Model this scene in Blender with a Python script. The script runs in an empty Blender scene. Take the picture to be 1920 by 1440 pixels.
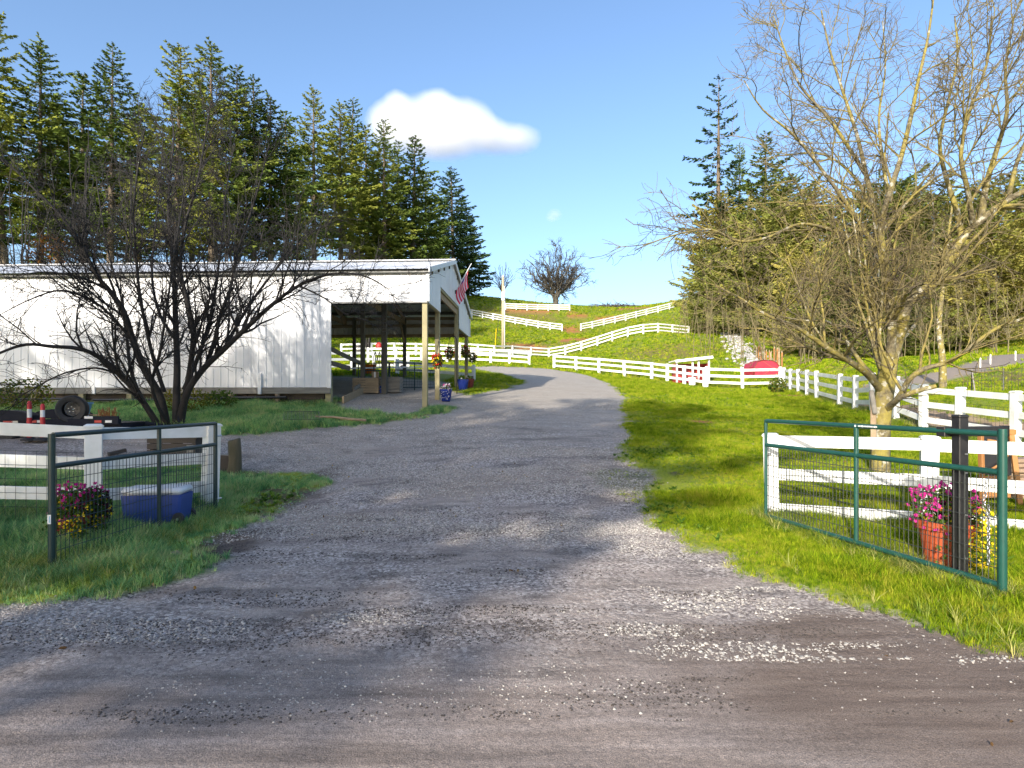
import bpy, bmesh, math, random
import numpy as np
from mathutils import Vector, Matrix

# ------------------------------------------------------------------ camera, sky, sun, exposure
S = bpy.context.scene
CAM_H, FPX, HV = 1.6, 1130.0, 750.0
cd = bpy.data.cameras.new('camera'); cam = bpy.data.objects.new('camera', cd)
S.collection.objects.link(cam); S.camera = cam
cam.location = (0, 0, CAM_H); cam.rotation_euler = (math.radians(90), 0, 0)
cd.sensor_width = 36; cd.sensor_fit = 'HORIZONTAL'
cd.lens = 36 * FPX / 1920; cd.shift_y = (HV - 720) / 1920
cd.clip_start = 0.05; cd.clip_end = 4000
SUN_AZ, SUN_EL = math.radians(24), math.radians(20)          # shadows run towards +X +Y
TOSUN = Vector((-math.sin(SUN_AZ) * math.cos(SUN_EL), -math.cos(SUN_AZ) * math.cos(SUN_EL), math.sin(SUN_EL)))
W = bpy.data.worlds.new('World'); S.world = W; W.use_nodes = True
wn = W.node_tree.nodes; wl = W.node_tree.links; wn.clear()
sky = wn.new('ShaderNodeTexSky'); sky.sky_type = 'NISHITA'; sky.sun_disc = False
sky.sun_elevation = SUN_EL; sky.sun_rotation = math.radians(180 + 24)
sky.altitude = 100; sky.air_density = 1.0; sky.dust_density = 2.4; sky.ozone_density = 3.2
bg = wn.new('ShaderNodeBackground'); bg.inputs['Strength'].default_value = 0.102
wo = wn.new('ShaderNodeOutputWorld')
wl.new(sky.outputs[0], bg.inputs[0]); wl.new(bg.outputs[0], wo.inputs[0])
sd = bpy.data.lights.new('sun', 'SUN'); sd.energy = 2.7; sd.angle = math.radians(0.9); sd.color = (1.0, 0.92, 0.80)
so = bpy.data.objects.new('sun', sd); S.collection.objects.link(so)
so.rotation_euler = TOSUN.to_track_quat('Z', 'Y').to_euler()
S.view_settings.view_transform = 'Standard'; S.view_settings.look = 'None'
S.view_settings.gamma = 1; S.view_settings.use_curve_mapping = False
S.view_settings.exposure = 1.65
S.render.engine = 'CYCLES'
S.cycles.max_bounces = 14; S.cycles.diffuse_bounces = 3; S.cycles.glossy_bounces = 2
S.cycles.transmission_bounces = 3; S.cycles.transparent_max_bounces = 8; S.cycles.volume_bounces = 14
S.cycles.sample_clamp_indirect = 8; S.cycles.use_denoising = True

rng = np.random.default_rng(7); R = random.Random(11)
C = S.collection
PI = math.pi

# ------------------------------------------------------------------ numpy noise
def _hash(ix, iy, seed):
    h = (ix.astype(np.int64) * 374761393 + iy.astype(np.int64) * 668265263 + seed * 1442695041) & 0x7fffffff
    h = ((h ^ (h >> 13)) * 1274126177) & 0x7fffffff
    return ((h ^ (h >> 16)) & 0xffff) / 65535.0
def vnoise(x, y, seed=0):
    x0 = np.floor(x); y0 = np.floor(y); fx = x - x0; fy = y - y0
    fx = fx * fx * (3 - 2 * fx); fy = fy * fy * (3 - 2 * fy)
    a = _hash(x0, y0, seed); b = _hash(x0 + 1, y0, seed); c = _hash(x0, y0 + 1, seed); d = _hash(x0 + 1, y0 + 1, seed)
    return (a * (1 - fx) + b * fx) * (1 - fy) + (c * (1 - fx) + d * fx) * fy
def fbm(x, y, seed=0, octv=4):
    s = 0; a = 0.5
    for i in range(octv):
        s = s + a * vnoise(x * 2 ** i, y * 2 ** i, seed + i * 17); a *= 0.5
    return s / (1 - 0.5 ** octv)

# ------------------------------------------------------------------ terrain heights (thin plate spline through surveyed points)
def P(u, v, Y): return ((u - 960) / FPX * Y, Y, CAM_H + (HV - v) / FPX * Y)
CT = []
for x in (-60, -30, -14, -7, -2, 2, 7, 14, 30, 60):
    for y in (-40, -15, -4, 2): CT.append((x, y, 0.0))
CT += [(-4.3, 5.6, 0.0), (-4.2, 8.4, 0.02), (-6.3, 7.2, .17), (-9, 7.0, .28), (3.2, 7.7, .05), (3.85, 4.76, 0), (0, 5, 0), (6, 5, 0), (9, 5.5, .05), (-8, 4.5, .05), (-14, 5, .15)]
CT += [P(960, 950, 8.2), P(960, 900, 9.6), P(960, 850, 11.5), P(960, 800, 14.5), P(960, 760, 18.5), P(976, 740, 21.5), P(1000, 715, 28), P(1000, 695, 37)]
CT += [P(440, 890, 10.6), P(450, 805, 13.5), P(500, 790, 15), P(797, 768, 17.5), P(617, 760, 17.6), P(300, 800, 13.6), P(90, 818, 12.8), P(-200, 818, 12.8), P(200, 760, 17.8), P(-200, 762, 18.5)]
CT += [P(857, 727, 24), P(741, 707, 27), P(655, 738, 20.5), P(888, 715, 28.5)]
CT += [P(1904, 836, 12.7), P(1731, 807.6, 15.2), P(1679, 796, 15.9), P(1603, 770, 19.8), P(1531, 749.5, 24.5), P(1497, 737.6, 29), P(1470, 728, 34)]
CT += [P(1650, 890, 9.7), P(1300, 800, 15.3), P(1300, 760, 20), P(1323, 726, 35), P(1222, 710.5, 41), P(1039, 692.5, 48), P(990, 686.5, 46), P(1400, 722, 36), P(880, 683, 44), P(700, 690, 40), P(760, 668, 52), P(560, 668, 55)]
CT += [P(943, 653, 75), P(925, 669, 66), P(1027, 671, 74), P(1206, 624.6, 75), P(1290, 629, 78), P(1150, 665, 60), P(1054, 621, 102), P(1090, 620, 102), P(875, 592, 111), P(1333, 561, 118), P(1210, 592, 110), P(945, 580, 118), P(1067, 583, 118), P(880, 554, 132), P(1000, 566, 131), P(1100, 574, 130), P(1200, 574, 130), P(1330, 556, 132)]
CT += [P(1497, 684, 45), P(1600, 690, 36), P(1770, 726, 26), P(1920, 664, 36), P(1720, 706, 29), P(1850, 742, 17), P(1920, 700, 25), P(1800, 668, 42), P(1790, 768, 16), P(2300, 740, 20), P(2300, 660, 36), P(1700, 672, 50), P(2000, 610, 60)]
CT += [(x, 165, 22.5) for x in (-80, -30, 10, 40, 90)] + [(x, 230, 18) for x in (-120, 0, 120)] + [(-40, 60, 7), (-80, 60, 7), (-40, 100, 14), (-90, 110, 15), (60, 60, 8), (110, 60, 9), (60, 100, 18), (110, 110, 19), (-60, 30, 2.4), (-35, 25, 2.0), (60, 25, 2.6), (60, 36, 4.5)]
CT = np.array(CT, float)
SC = 40.0
def _U(r2): return np.where(r2 > 1e-12, r2 * np.log(np.maximum(r2, 1e-12)), 0)
_n = len(CT); _xy = CT[:, :2] / SC
_K = _U(((_xy[:, None] - _xy[None]) ** 2).sum(-1)) + np.eye(_n) * 2e-4
_A = np.zeros((_n + 3, _n + 3)); _A[:_n, :_n] = _K; _A[:_n, _n] = 1; _A[:_n, _n + 1:] = _xy; _A[_n, :_n] = 1; _A[_n + 1:, :_n] = _xy.T
_w = np.linalg.solve(_A, np.concatenate([CT[:, 2], [0, 0, 0]]))
def height(x, y):
    x = np.asarray(x, float) / SC; y = np.asarray(y, float) / SC; sh = x.shape
    x = x.ravel(); y = y.ravel(); out = np.empty(len(x))
    for i in range(0, len(x), 40000):
        a = x[i:i + 40000, None]; b = y[i:i + 40000, None]
        r2 = (a - _xy[:, 0]) ** 2 + (b - _xy[:, 1]) ** 2
        out[i:i + 40000] = _U(r2) @ _w[:_n] + _w[_n] + a[:, 0] * _w[_n + 1] + b[:, 0] * _w[_n + 2]
    return out.reshape(sh)
def gz(x, y): return float(height(np.array([x]), np.array([y]))[0])
_ys = np.concatenate([np.linspace(1, 20, 400), np.linspace(20.05, 170, 1200)])
def ground(u, v):
    """the point of the ground that a surveyed direction meets"""
    xs = (u - 960) / FPX * _ys; zs = CAM_H + (HV - v) / FPX * _ys
    d = zs - height(xs, _ys); k = np.argmax(d < 0)
    if d[k] >= 0: k = len(_ys) - 1
    y = _ys[k]
    if k > 0 and d[k - 1] > 0: y = _ys[k - 1] + (_ys[k] - _ys[k - 1]) * d[k - 1] / (d[k - 1] - d[k])
    return ((u - 960) / FPX * y, y)
def at(u, Y):
    x = (u - 960) / FPX * Y
    return Vector((x, Y, gz(x, Y)))

# ------------------------------------------------------------------ mesh helpers
class MB:
    def __init__(s): s.v = []; s.f = []
    def add(s, vs, fs):
        o = len(s.v); s.v += [tuple(p) for p in vs]; s.f += [tuple(i + o for i in f) for f in fs]
        return s
    def box(s, c, size, rot=None, bev=0.0):
        h = [d / 2 for d in size]; vs = []; fs = []
        if bev <= 0:
            for x in (-1, 1):
                for y in (-1, 1):
                    for z in (-1, 1): vs.append((x * h[0], y * h[1], z * h[2]))
            fs = [(0, 1, 3, 2), (4, 6, 7, 5), (0, 4, 5, 1), (2, 3, 7, 6), (0, 2, 6, 4), (1, 5, 7, 3)]
        else:
            b = min(bev, min(h) * 0.9); idx = {}
            for x in (-1, 1):
                for y in (-1, 1):
                    for z in (-1, 1):
                        for a in range(3):
                            q = [x * h[0], y * h[1], z * h[2]]
                            for k in range(3):
                                if k != a: q[k] -= math.copysign(b, q[k])
                            idx[(x, y, z, a)] = len(vs); vs.append(tuple(q))
            for a in range(3):
                k, l = [i for i in range(3) if i != a]
                for sg in (-1, 1):
                    f = []
                    for p, q in ((-1, -1), (1, -1), (1, 1), (-1, 1)):
                        t = [0, 0, 0]; t[a] = sg; t[k] = p; t[l] = q; f.append(idx[(*t, a)])
                    fs.append(tuple(f))
                for sk in (-1, 1):
                    for sl in (-1, 1):
                        t0 = [0, 0, 0]; t1 = [0, 0, 0]; t0[a] = -1; t1[a] = 1
                        for t in (t0, t1): t[k] = sk; t[l] = sl
                        fs.append((idx[(*t0, k)], idx[(*t1, k)], idx[(*t1, l)], idx[(*t0, l)]))
            for x in (-1, 1):
                for y in (-1, 1):
                    for z in (-1, 1): fs.append(tuple(idx[(x, y, z, a)] for a in range(3)))
        M = rot if rot is not None else Matrix.Identity(3)
        return s.add([M @ Vector(p) + Vector(c) for p in vs], fs)
    def bar(s, a, b, w, h, up=(0, 0, 1), bev=0.0):
        a = Vector(a); b = Vector(b); d = b - a; L = d.length; x = d.normalized()
        z = Vector(up); y = z.cross(x)
        if y.length < 1e-5: y = Vector((0, 1, 0)).cross(x)
        y.normalize(); z = x.cross(y)
        return s.box((a + b) / 2, (L, w, h), Matrix((x, y, z)).transposed(), bev)
    def tube(s, pts, rad, n=8, caps=True):
        pts = [Vector(p) for p in pts]; m = len(pts)
        if not hasattr(rad, '__len__'): rad = [rad] * m
        vs = []; ref = None
        for i, p in enumerate(pts):
            d = (pts[min(i + 1, m - 1)] - pts[max(i - 1, 0)]).normalized()
            if ref is None: ref = Vector((0, 0, 1)) if abs(d.z) < .9 else Vector((1, 0, 0))
            a = d.cross(ref)
            if a.length < 1e-4: a = d.cross(Vector((0, 1, 0)))
            a.normalize(); b = d.cross(a); ref = -b if False else ref
            for k in range(n):
                t = 2 * PI * k / n; vs.append(p + (a * math.cos(t) + b * math.sin(t)) * rad[i])
        fs = [(i * n + k, i * n + (k + 1) % n, (i + 1) * n + (k + 1) % n, (i + 1) * n + k) for i in range(m - 1) for k in range(n)]
        if caps: fs += [tuple(range(n))[::-1], tuple((m - 1) * n + k for k in range(n))]
        return s.add(vs, fs)
    def lathe(s, c, prof, n=20, rot=None, cap=True):
        c = Vector(c); vs = []; m = len(prof); M = rot if rot is not None else Matrix.Identity(3)
        for r, z in prof:
            for k in range(n):
                t = 2 * PI * k / n; vs.append(c + M @ Vector((r * math.cos(t), r * math.sin(t), z)))
        fs = [(i * n + k, i * n + (k + 1) % n, (i + 1) * n + (k + 1) % n, (i + 1) * n + k) for i in range(m - 1) for k in range(n)]
        if cap: fs += [tuple(range(n))[::-1], tuple((m - 1) * n + k for k in range(n))]
        return s.add(vs, fs)
    def prism(s, poly, off):
        n = len(poly); o = Vector(off); vs = [Vector(p) for p in poly] + [Vector(p) + o for p in poly]
        fs = [tuple(range(n))[::-1], tuple(range(n, 2 * n))] + [(i, (i + 1) % n, n + (i + 1) % n, n + i) for i in range(n)]
        return s.add(vs, fs)
    def mesh(s, name, mat, smooth=False, fix=True):
        me = bpy.data.meshes.new(name); me.from_pydata([tuple(p) for p in s.v], [], s.f)
        if fix:
            bm = bmesh.new(); bm.from_mesh(me); bmesh.ops.recalc_face_normals(bm, faces=bm.faces[:]); bm.to_mesh(me); bm.free()
        if mat: me.materials.append(mat)
        if smooth:
            me.shade_smooth() if smooth is True else None
            if smooth is not True: me.shade_smooth(); me.set_sharp_from_angle(angle=math.radians(smooth))
        return me
def np_mesh(name, verts, faces, mat, smooth=False):
    """faces: (n,k) array of one face size"""
    me = bpy.data.meshes.new(name); verts = np.asarray(verts, np.float32); faces = np.asarray(faces, np.int32)
    k = faces.shape[1]; me.vertices.add(len(verts)); me.vertices.foreach_set('co', verts.ravel())
    me.loops.add(faces.size); me.loops.foreach_set('vertex_index', faces.ravel())
    me.polygons.add(len(faces)); me.polygons.foreach_set('loop_start', np.arange(0, faces.size, k, dtype=np.int32))
    me.polygons.foreach_set('loop_total', np.full(len(faces), k, np.int32))
    me.update(calc_edges=True)
    if smooth: me.shade_smooth()
    if mat: me.materials.append(mat)
    return me
def obj(name, me, parent=None, loc=(0, 0, 0), kind=None, rot=None):
    o = bpy.data.objects.new(name, me); C.objects.link(o)
    o.location = loc
    if rot is not None: o.rotation_euler = rot
    if parent is not None: o.parent = parent
    if kind: o['kind'] = kind
    return o
def part(name, mb, mat, parent, smooth=False, kind=None, label=None):
    o = obj(name, mb.mesh(name, mat, smooth), parent, kind=kind)
    if label: o['label'] = label
    return o
def tag(o, label, cat, group=None):
    o['label'] = label; o['category'] = cat
    if group: o['group'] = group
    return o
def thing(name, label, cat, loc, rz=0, group=None):
    o = bpy.data.objects.new(name, None); C.objects.link(o); o.empty_display_size = .2
    o.location = loc; o.rotation_euler = (0, 0, rz)
    return tag(o, label, cat, group)
def dup(root, loc, rz, label, scale=1.0, group=None):
    r = root.copy(); C.objects.link(r); r.location = loc; r.rotation_euler = (0, 0, rz)
    r.scale = (scale,) * 3 if not hasattr(scale, '__len__') else scale
    r['label'] = label
    if group: r['group'] = group
    for ch in list(root.children):
        c = ch.copy(); C.objects.link(c); c.parent = r
        for g in list(ch.children):
            d = g.copy(); C.objects.link(d); d.parent = c
    return r

# ------------------------------------------------------------------ material helpers
def new_mat(name):
    m = bpy.data.materials.new(name); m.use_nodes = True
    nt = m.node_tree; b = nt.nodes['Principled BSDF']
    return m, nt, b
def nd(nt, t, **kw):
    n = nt.nodes.new(t)
    for k, v in kw.items():
        if hasattr(n, k) and k not in n.inputs: setattr(n, k, v)
        else: n.inputs[k].default_value = v
    return n
def rgba(c): return (c[0], c[1], c[2], 1)
def pos(nt, scale=None, obj_space=False):
    src = nd(nt, 'ShaderNodeTexCoord').outputs['Object'] if obj_space else nd(nt, 'ShaderNodeNewGeometry').outputs['Position']
    if scale is None: return src
    mp = nd(nt, 'ShaderNodeMapping'); mp.inputs['Scale'].default_value = scale
    nt.links.new(src, mp.inputs['Vector']); return mp.outputs['Vector']
def noise(nt, vec, scale, detail=4, rough=.6):
    n = nd(nt, 'ShaderNodeTexNoise', Scale=scale, Detail=detail, Roughness=rough); nt.links.new(vec, n.inputs['Vector']); return n.outputs['Fac']
def ramp(nt, fac, stops):
    r = nd(nt, 'ShaderNodeValToRGB'); e = r.color_ramp.elements
    e[0].position, e[0].color = stops[0][0], rgba(stops[0][1]); e[1].position, e[1].color = stops[-1][0], rgba(stops[-1][1])
    for p, c in stops[1:-1]:
        x = e.new(p); x.color = rgba(c)
    nt.links.new(fac, r.inputs['Fac']); return r.outputs['Color']
def mixc(nt, fac, a, b, mode='MIX'):
    m = nd(nt, 'ShaderNodeMix', data_type='RGBA', blend_type=mode)
    for sock, val in ((m.inputs['Factor'], fac), (m.inputs[6], a), (m.inputs[7], b)):
        if isinstance(val, (int, float)): sock.default_value = val
        elif isinstance(val, tuple): sock.default_value = rgba(val)
        else: nt.links.new(val, sock)
    return m.outputs[2]
def math_(nt, op, a, b=None, clamp=False):
    m = nd(nt, 'ShaderNodeMath', operation=op); m.use_clamp = clamp
    for i, val in enumerate((a, b)):
        if val is None: continue
        if isinstance(val, (int, float)): m.inputs[i].default_value = val
        else: nt.links.new(val, m.inputs[i])
    return m.outputs[0]
def bump(nt, b, h, strength, dist):
    n = nd(nt, 'ShaderNodeBump', Strength=strength, Distance=dist)
    nt.links.new(h, n.inputs['Height']); nt.links.new(n.outputs[0], b.inputs['Normal'])
def simple(name, c1, c2=None, rough=.6, scale=6, metal=0, bmp=0, spec=.5, stretch=None, detail=5, obj_space=False):
    m, nt, b = new_mat(name); b.inputs['Roughness'].default_value = rough; b.inputs['Metallic'].default_value = metal
    b.inputs['Specular IOR Level'].default_value = spec
    c2 = c2 or tuple(x * .75 for x in c1)
    vec = pos(nt, stretch or (1, 1, 1), obj_space); f = noise(nt, vec, scale, detail)
    nt.links.new(ramp(nt, f, [(.3, c1), (.7, c2)]), b.inputs['Base Color'])
    if bmp: bump(nt, b, f, .6, bmp)
    return m
def leafy(name, cols, scale=.5, trans=.3, rnd=.25, rough=.6):
    """diffuse + translucent leaves, hue wandering through space and from tree to tree"""
    m, nt, b = new_mat(name); nt.nodes.remove(b); out = nt.nodes['Material Output']
    f = noise(nt, pos(nt), scale, 5, .65); oi = nd(nt, 'ShaderNodeObjectInfo')
    f2 = math_(nt, 'ADD', f, math_(nt, 'MULTIPLY', math_(nt, 'SUBTRACT', oi.outputs['Random'], .5), rnd))
    n = len(cols); col = ramp(nt, f2, [(.28 + .44 * i / (n - 1), c) for i, c in enumerate(cols)])
    d = nd(nt, 'ShaderNodeBsdfDiffuse'); t = nd(nt, 'ShaderNodeBsdfTranslucent'); mx = nd(nt, 'ShaderNodeMixShader', Fac=trans)
    nt.links.new(col, d.inputs[0]); nt.links.new(col, t.inputs[0])
    nt.links.new(d.outputs[0], mx.inputs[1]); nt.links.new(t.outputs[0], mx.inputs[2])
    nt.links.new(mx.outputs[0], out.inputs[0]); return m
M = {}
M['white'] = simple('white_fence_paint', (.80, .80, .79), (.60, .61, .57), .45, 3.2, bmp=.002, detail=8)
M['white_far'] = simple('white_fence_paint_far', (.78, .78, .76), (.60, .60, .56), .5, 1.2)
M['siding'] = simple('white_steel_siding', (.74, .74, .75), (.68, .685, .70), .42, .5, detail=6)
M['roof'] = simple('white_steel_roof', (.66, .66, .67), (.56, .57, .58), .7, 1.2)
M['trim_dark'] = simple('dark_grey_trim', (.15, .15, .145), (.20, .20, .19), .5, 3)  # dark grey of the strips below the eave and above the bay
M['trim_light'] = simple('pale_trim', (.72, .72, .72), (.62, .62, .63), .45, 3)
M['wood_post'] = simple('treated_post_wood', (.34, .30, .16), (.24, .21, .12), .8, 9, bmp=.004, stretch=(1, 1, .15))
M['wood_grey'] = simple('weathered_board', (.26, .24, .21), (.15, .14, .12), .85, 7, bmp=.004, stretch=(.2, 1, 1.5))
M['wood_dark'] = simple('dark_timber', (.085, .066, .05), (.045, .036, .03), .85, 5, bmp=.006, stretch=(.3, 1, 1))
M['wood_tan'] = simple('tan_board', (.36, .27, .17), (.25, .18, .11), .8, 8, bmp=.003, stretch=(.3, 1, 1))
M['wood_orange'] = simple('stained_wood', (.36, .17, .05), (.24, .10, .03), .6, 9, stretch=(1, 1, .2))
M['stump'] = simple('mossy_old_post', (.13, .10, .06), (.06, .055, .028), .9, 9, bmp=.01, stretch=(1, 1, .25))
M['green'] = simple('dark_green_gate_paint', (.012, .070, .054), (.010, .054, .042), .32, 14, bmp=.0006)
M['green_dk'] = simple('dark_gate_paint', (.012, .032, .034), (.016, .040, .042), .32, 14, bmp=.0006)
M['wire'] = simple('galvanised_wire', (.060, .066, .064), (.03, .034, .03), .5, 20, metal=.3)
M['zinc'] = simple('zinc_chain', (.55, .55, .56), (.42, .42, .43), .3, 30, metal=.9)
M['black'] = simple('black_painted_steel', (.012, .012, .014), (.022, .021, .022), .35, 12, bmp=.0008)
M['rubber'] = simple('black_rubber', (.02, .02, .022), (.035, .033, .032), .75, 20, bmp=.002)
M['rim'] = simple('grey_wheel_rim', (.10, .10, .11), (.05, .05, .055), .4, 20, metal=.6)
M['red'] = simple('red_paint', (.42, .03, .025), (.32, .022, .02), .5, 6)
M['tarp'] = simple('red_tarp', (.42, .02, .045), (.30, .014, .035), .5, 3, bmp=.02)
M['safety'] = simple('safety_red', (.55, .02, .03), (.45, .015, .02), .4, 8)
M['reflect'] = simple('white_reflective', (.75, .75, .75), (.65, .65, .66), .35, 8)
M['blue'] = simple('blue_plastic', (.035, .075, .30), (.026, .055, .23), .42, 5)
M['blue_lt'] = simple('light_blue_plastic', (.20, .42, .66), (.16, .36, .58), .45, 5)
M['blue_pot'] = simple('blue_glazed_pot', (.014, .03, .19), (.008, .018, .12), .2, 8)
M['terra'] = simple('terracotta', (.46, .085, .024), (.34, .06, .018), .7, 10, bmp=.002)
M['terra_dk'] = simple('dark_red_clay', (.20, .028, .018), (.13, .02, .014), .6, 10)
M['bark_dk'] = simple('dark_branch_bark', (.026, .022, .020), (.012, .011, .011), .85, 14, bmp=.008)
M['bark_fir'] = simple('fir_trunk_bark', (.16, .125, .085), (.085, .065, .045), .9, 6, bmp=.02, stretch=(1, 1, .25))
M['bark_hill'] = simple('brown_oak_bark', (.095, .086, .066), (.048, .043, .036), .9, 2)
M['soil_pot'] = simple('potting_soil', (.03, .022, .016), None, .9, 20)
M['magenta'] = leafy('magenta_petals', [(.42, .015, .16), (.55, .05, .28)], 30, .25)
M['yellow'] = leafy('yellow_petals', [(.62, .42, .01), (.70, .55, .03)], 30, .25)
M['redpet'] = leafy('red_petals', [(.50, .014, .02), (.62, .05, .03)], 30, .25)
M['orange'] = leafy('orange_petals', [(.60, .14, .02), (.62, .25, .03)], 30, .25)
M['whitepet'] = leafy('white_petals', [(.72, .70, .68), (.62, .55, .58)], 30, .25)
M['plantleaf'] = leafy('pot_plant_leaves', [(0.033, 0.068, 0.018), (0.105, 0.165, 0.030)], 20, .3)
M['purpleleaf'] = leafy('dark_purple_leaves', [(.03, .012, .02), (.06, .02, .03)], 20, .3)
M['fir'] = leafy('fir_needles', [(.055, .088, .024), (.135, .185, .040), (.265, .280, .055)], .35, .22, .35)
M['fir_blue'] = leafy('dark_fir_needles', [(0.036, 0.070, 0.034), (0.077, 0.129, 0.050), (0.154, 0.203, 0.063)], .35, .2, .3)
M['cedar'] = leafy('olive_conifer_sprays', [(0.090, 0.120, 0.033), (0.220, 0.240, 0.056), (0.380, 0.330, 0.090)], .5, .22, .3)
M['shrub'] = leafy('shrub_leaves', [(0.039, 0.065, 0.016), (0.130, 0.143, 0.026), (0.208, 0.156, 0.026)], 1.2, .3)
M['rust_leaf'] = leafy('rusty_leaves', [(0.112, 0.048, 0.016), (0.192, 0.088, 0.020)], 2, .3)
M['petal_stripe'] = None
# lichen-covered bark of the big right-hand tree
m, nt, b = new_mat('lichen_bark'); M['bark_lichen'] = m
p = pos(nt); f1 = noise(nt, p, 2.2, 6, .7); f2 = noise(nt, p, 16, 5, .7); f3 = noise(nt, p, 7, 3, .6)
c = ramp(nt, f2, [(.3, (.045, .036, .022)), (.5, (.12, .098, .055)), (.72, (.22, .195, .13))])
c = mixc(nt, ramp(nt, f1, [(.42, (0, 0, 0)), (.58, (.9, .9, .9))]), c, (.25, .205, .04))
c = mixc(nt, ramp(nt, f3, [(.56, (0, 0, 0)), (.64, (.85, .85, .85))]), c, (.40, .38, .31))
nt.links.new(c, b.inputs['Base Color']); b.inputs['Roughness'].default_value = .9; bump(nt, b, f2, .8, .02)
m, nt, b = new_mat('twig_bark'); M['twig'] = m
c = ramp(nt, noise(nt, pos(nt), 1.5, 4), [(.35, (.085, .065, .045)), (.6, (.20, .16, .065))])
nt.links.new(c, b.inputs['Base Color']); b.inputs['Roughness'].default_value = .85

m, nt, b = new_mat('limb_bark'); M['limb'] = m
c = ramp(nt, noise(nt, pos(nt), 5, 5, .7), [(.35, (.07, .055, .030)), (.5, (.18, .145, .045)), (.66, (.26, .21, .045))])
nt.links.new(c, b.inputs['Base Color']); b.inputs['Roughness'].default_value = .9
M['interior_post'] = simple('grey_post_painted_shade', (.13, .12, .10), (.08, .075, .062), .85, 9, bmp=.004, stretch=(1, 1, .15))  # post wood darkened so the shade of the bay sits in its colour

M['brush'] = simple('tan_brush_stems', (.20, .17, .085), (.11, .09, .05), .9, 1.5)
M['trailer'] = simple('dull_black_steel', (.012, .014, .024), (.020, .021, .030), .7, 12, spec=.15)
# ------------------------------------------------------------------ the ground: one sheet, parted along the edge of the gravel
def G(*uv): return [ground(u, v) for u, v in uv]
poly_gravel = G((1290, 1032), (1243, 985), (1222, 930), (1200, 880), (1182, 830), (1180, 780), (1172, 745), (1148, 720), (1100, 703), (1030, 692), (960, 688), (900, 687)) \
    + [ground(870, 688)] + G((905, 694), (962, 705), (990, 715), (962, 727), (905, 737), (880, 741)) \
    + [(-2.2, 22.4), (-2.6, 26.5), (-9.5, 26.5), (-9.0, 19.2), (-5.4, 18.6)] + G((632, 766), (690, 777), (745, 780), (790, 774), (812, 766), (850, 764), (838, 776), (760, 789), (690, 797), (620, 803), (540, 808), (470, 813), (400, 816), (250, 806), (100, 806), (-100, 806), (-500, 806)) \
    + G((-500, 880), (0, 882), (120, 880), (235, 872), (300, 868), (400, 866), (450, 880), (500, 885), (560, 888), (606, 902), (580, 925), (530, 955), (480, 990), (420, 1045), (330, 1083), (200, 1112), (100, 1128), (0, 1138)) \
    + [(-7, 4.35), (-60, 3.9), (-60, -6), (60, -6), (60, 3.2)] + G((1990, 1250), (1920, 1222), (1800, 1195), (1700, 1168), (1600, 1140), (1500, 1108), (1400, 1075))
poly_sand = G((1745, 806), (1688, 790), (1640, 772), (1585, 757), (1560, 752)) + G((1560, 747), (1640, 757), (1740, 766), (1800, 776), (1880, 790), (2050, 800)) + [(15, 13.6), (11.5, 12.4)]
road_c = G((1660, 722), (1720, 711), (1765, 703), (1810, 694), (1860, 682), (1915, 667), (1990, 650))
def sdf(poly, x, y):
    px = np.array([p[0] for p in poly]); py = np.array([p[1] for p in poly]); d = np.full(x.shape, 1e9); ins = np.zeros(x.shape, bool); n = len(px)
    for i in range(n):
        x0, y0, x1, y1 = px[i], py[i], px[(i + 1) % n], py[(i + 1) % n]; dx, dy = x1 - x0, y1 - y0
        t = np.clip(((x - x0) * dx + (y - y0) * dy) / max(dx * dx + dy * dy, 1e-9), 0, 1)
        d = np.minimum(d, np.hypot(x - x0 - t * dx, y - y0 - t * dy))
        if y0 != y1: ins ^= ((y0 > y) != (y1 > y)) & (x < (x1 - x0) * (y - y0) / (y1 - y0) + x0)
    return np.where(ins, d, -d)
def lindist(pl, x, y):
    d = np.full(x.shape, 1e9)
    for (x0, y0), (x1, y1) in zip(pl[:-1], pl[1:]):
        dx, dy = x1 - x0, y1 - y0; t = np.clip(((x - x0) * dx + (y - y0) * dy) / (dx * dx + dy * dy), 0, 1)
        d = np.minimum(d, np.hypot(x - x0 - t * dx, y - y0 - t * dy))
    return d
def sstep(a, b, x):
    t = np.clip((x - a) / (b - a), 0, 1); return t * t * (3 - 2 * t)
ell = lambda x, y, u, v, rx, ry: 1 - np.hypot((x - ground(u, v)[0]) / rx, (y - ground(u, v)[1]) / ry)
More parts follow.
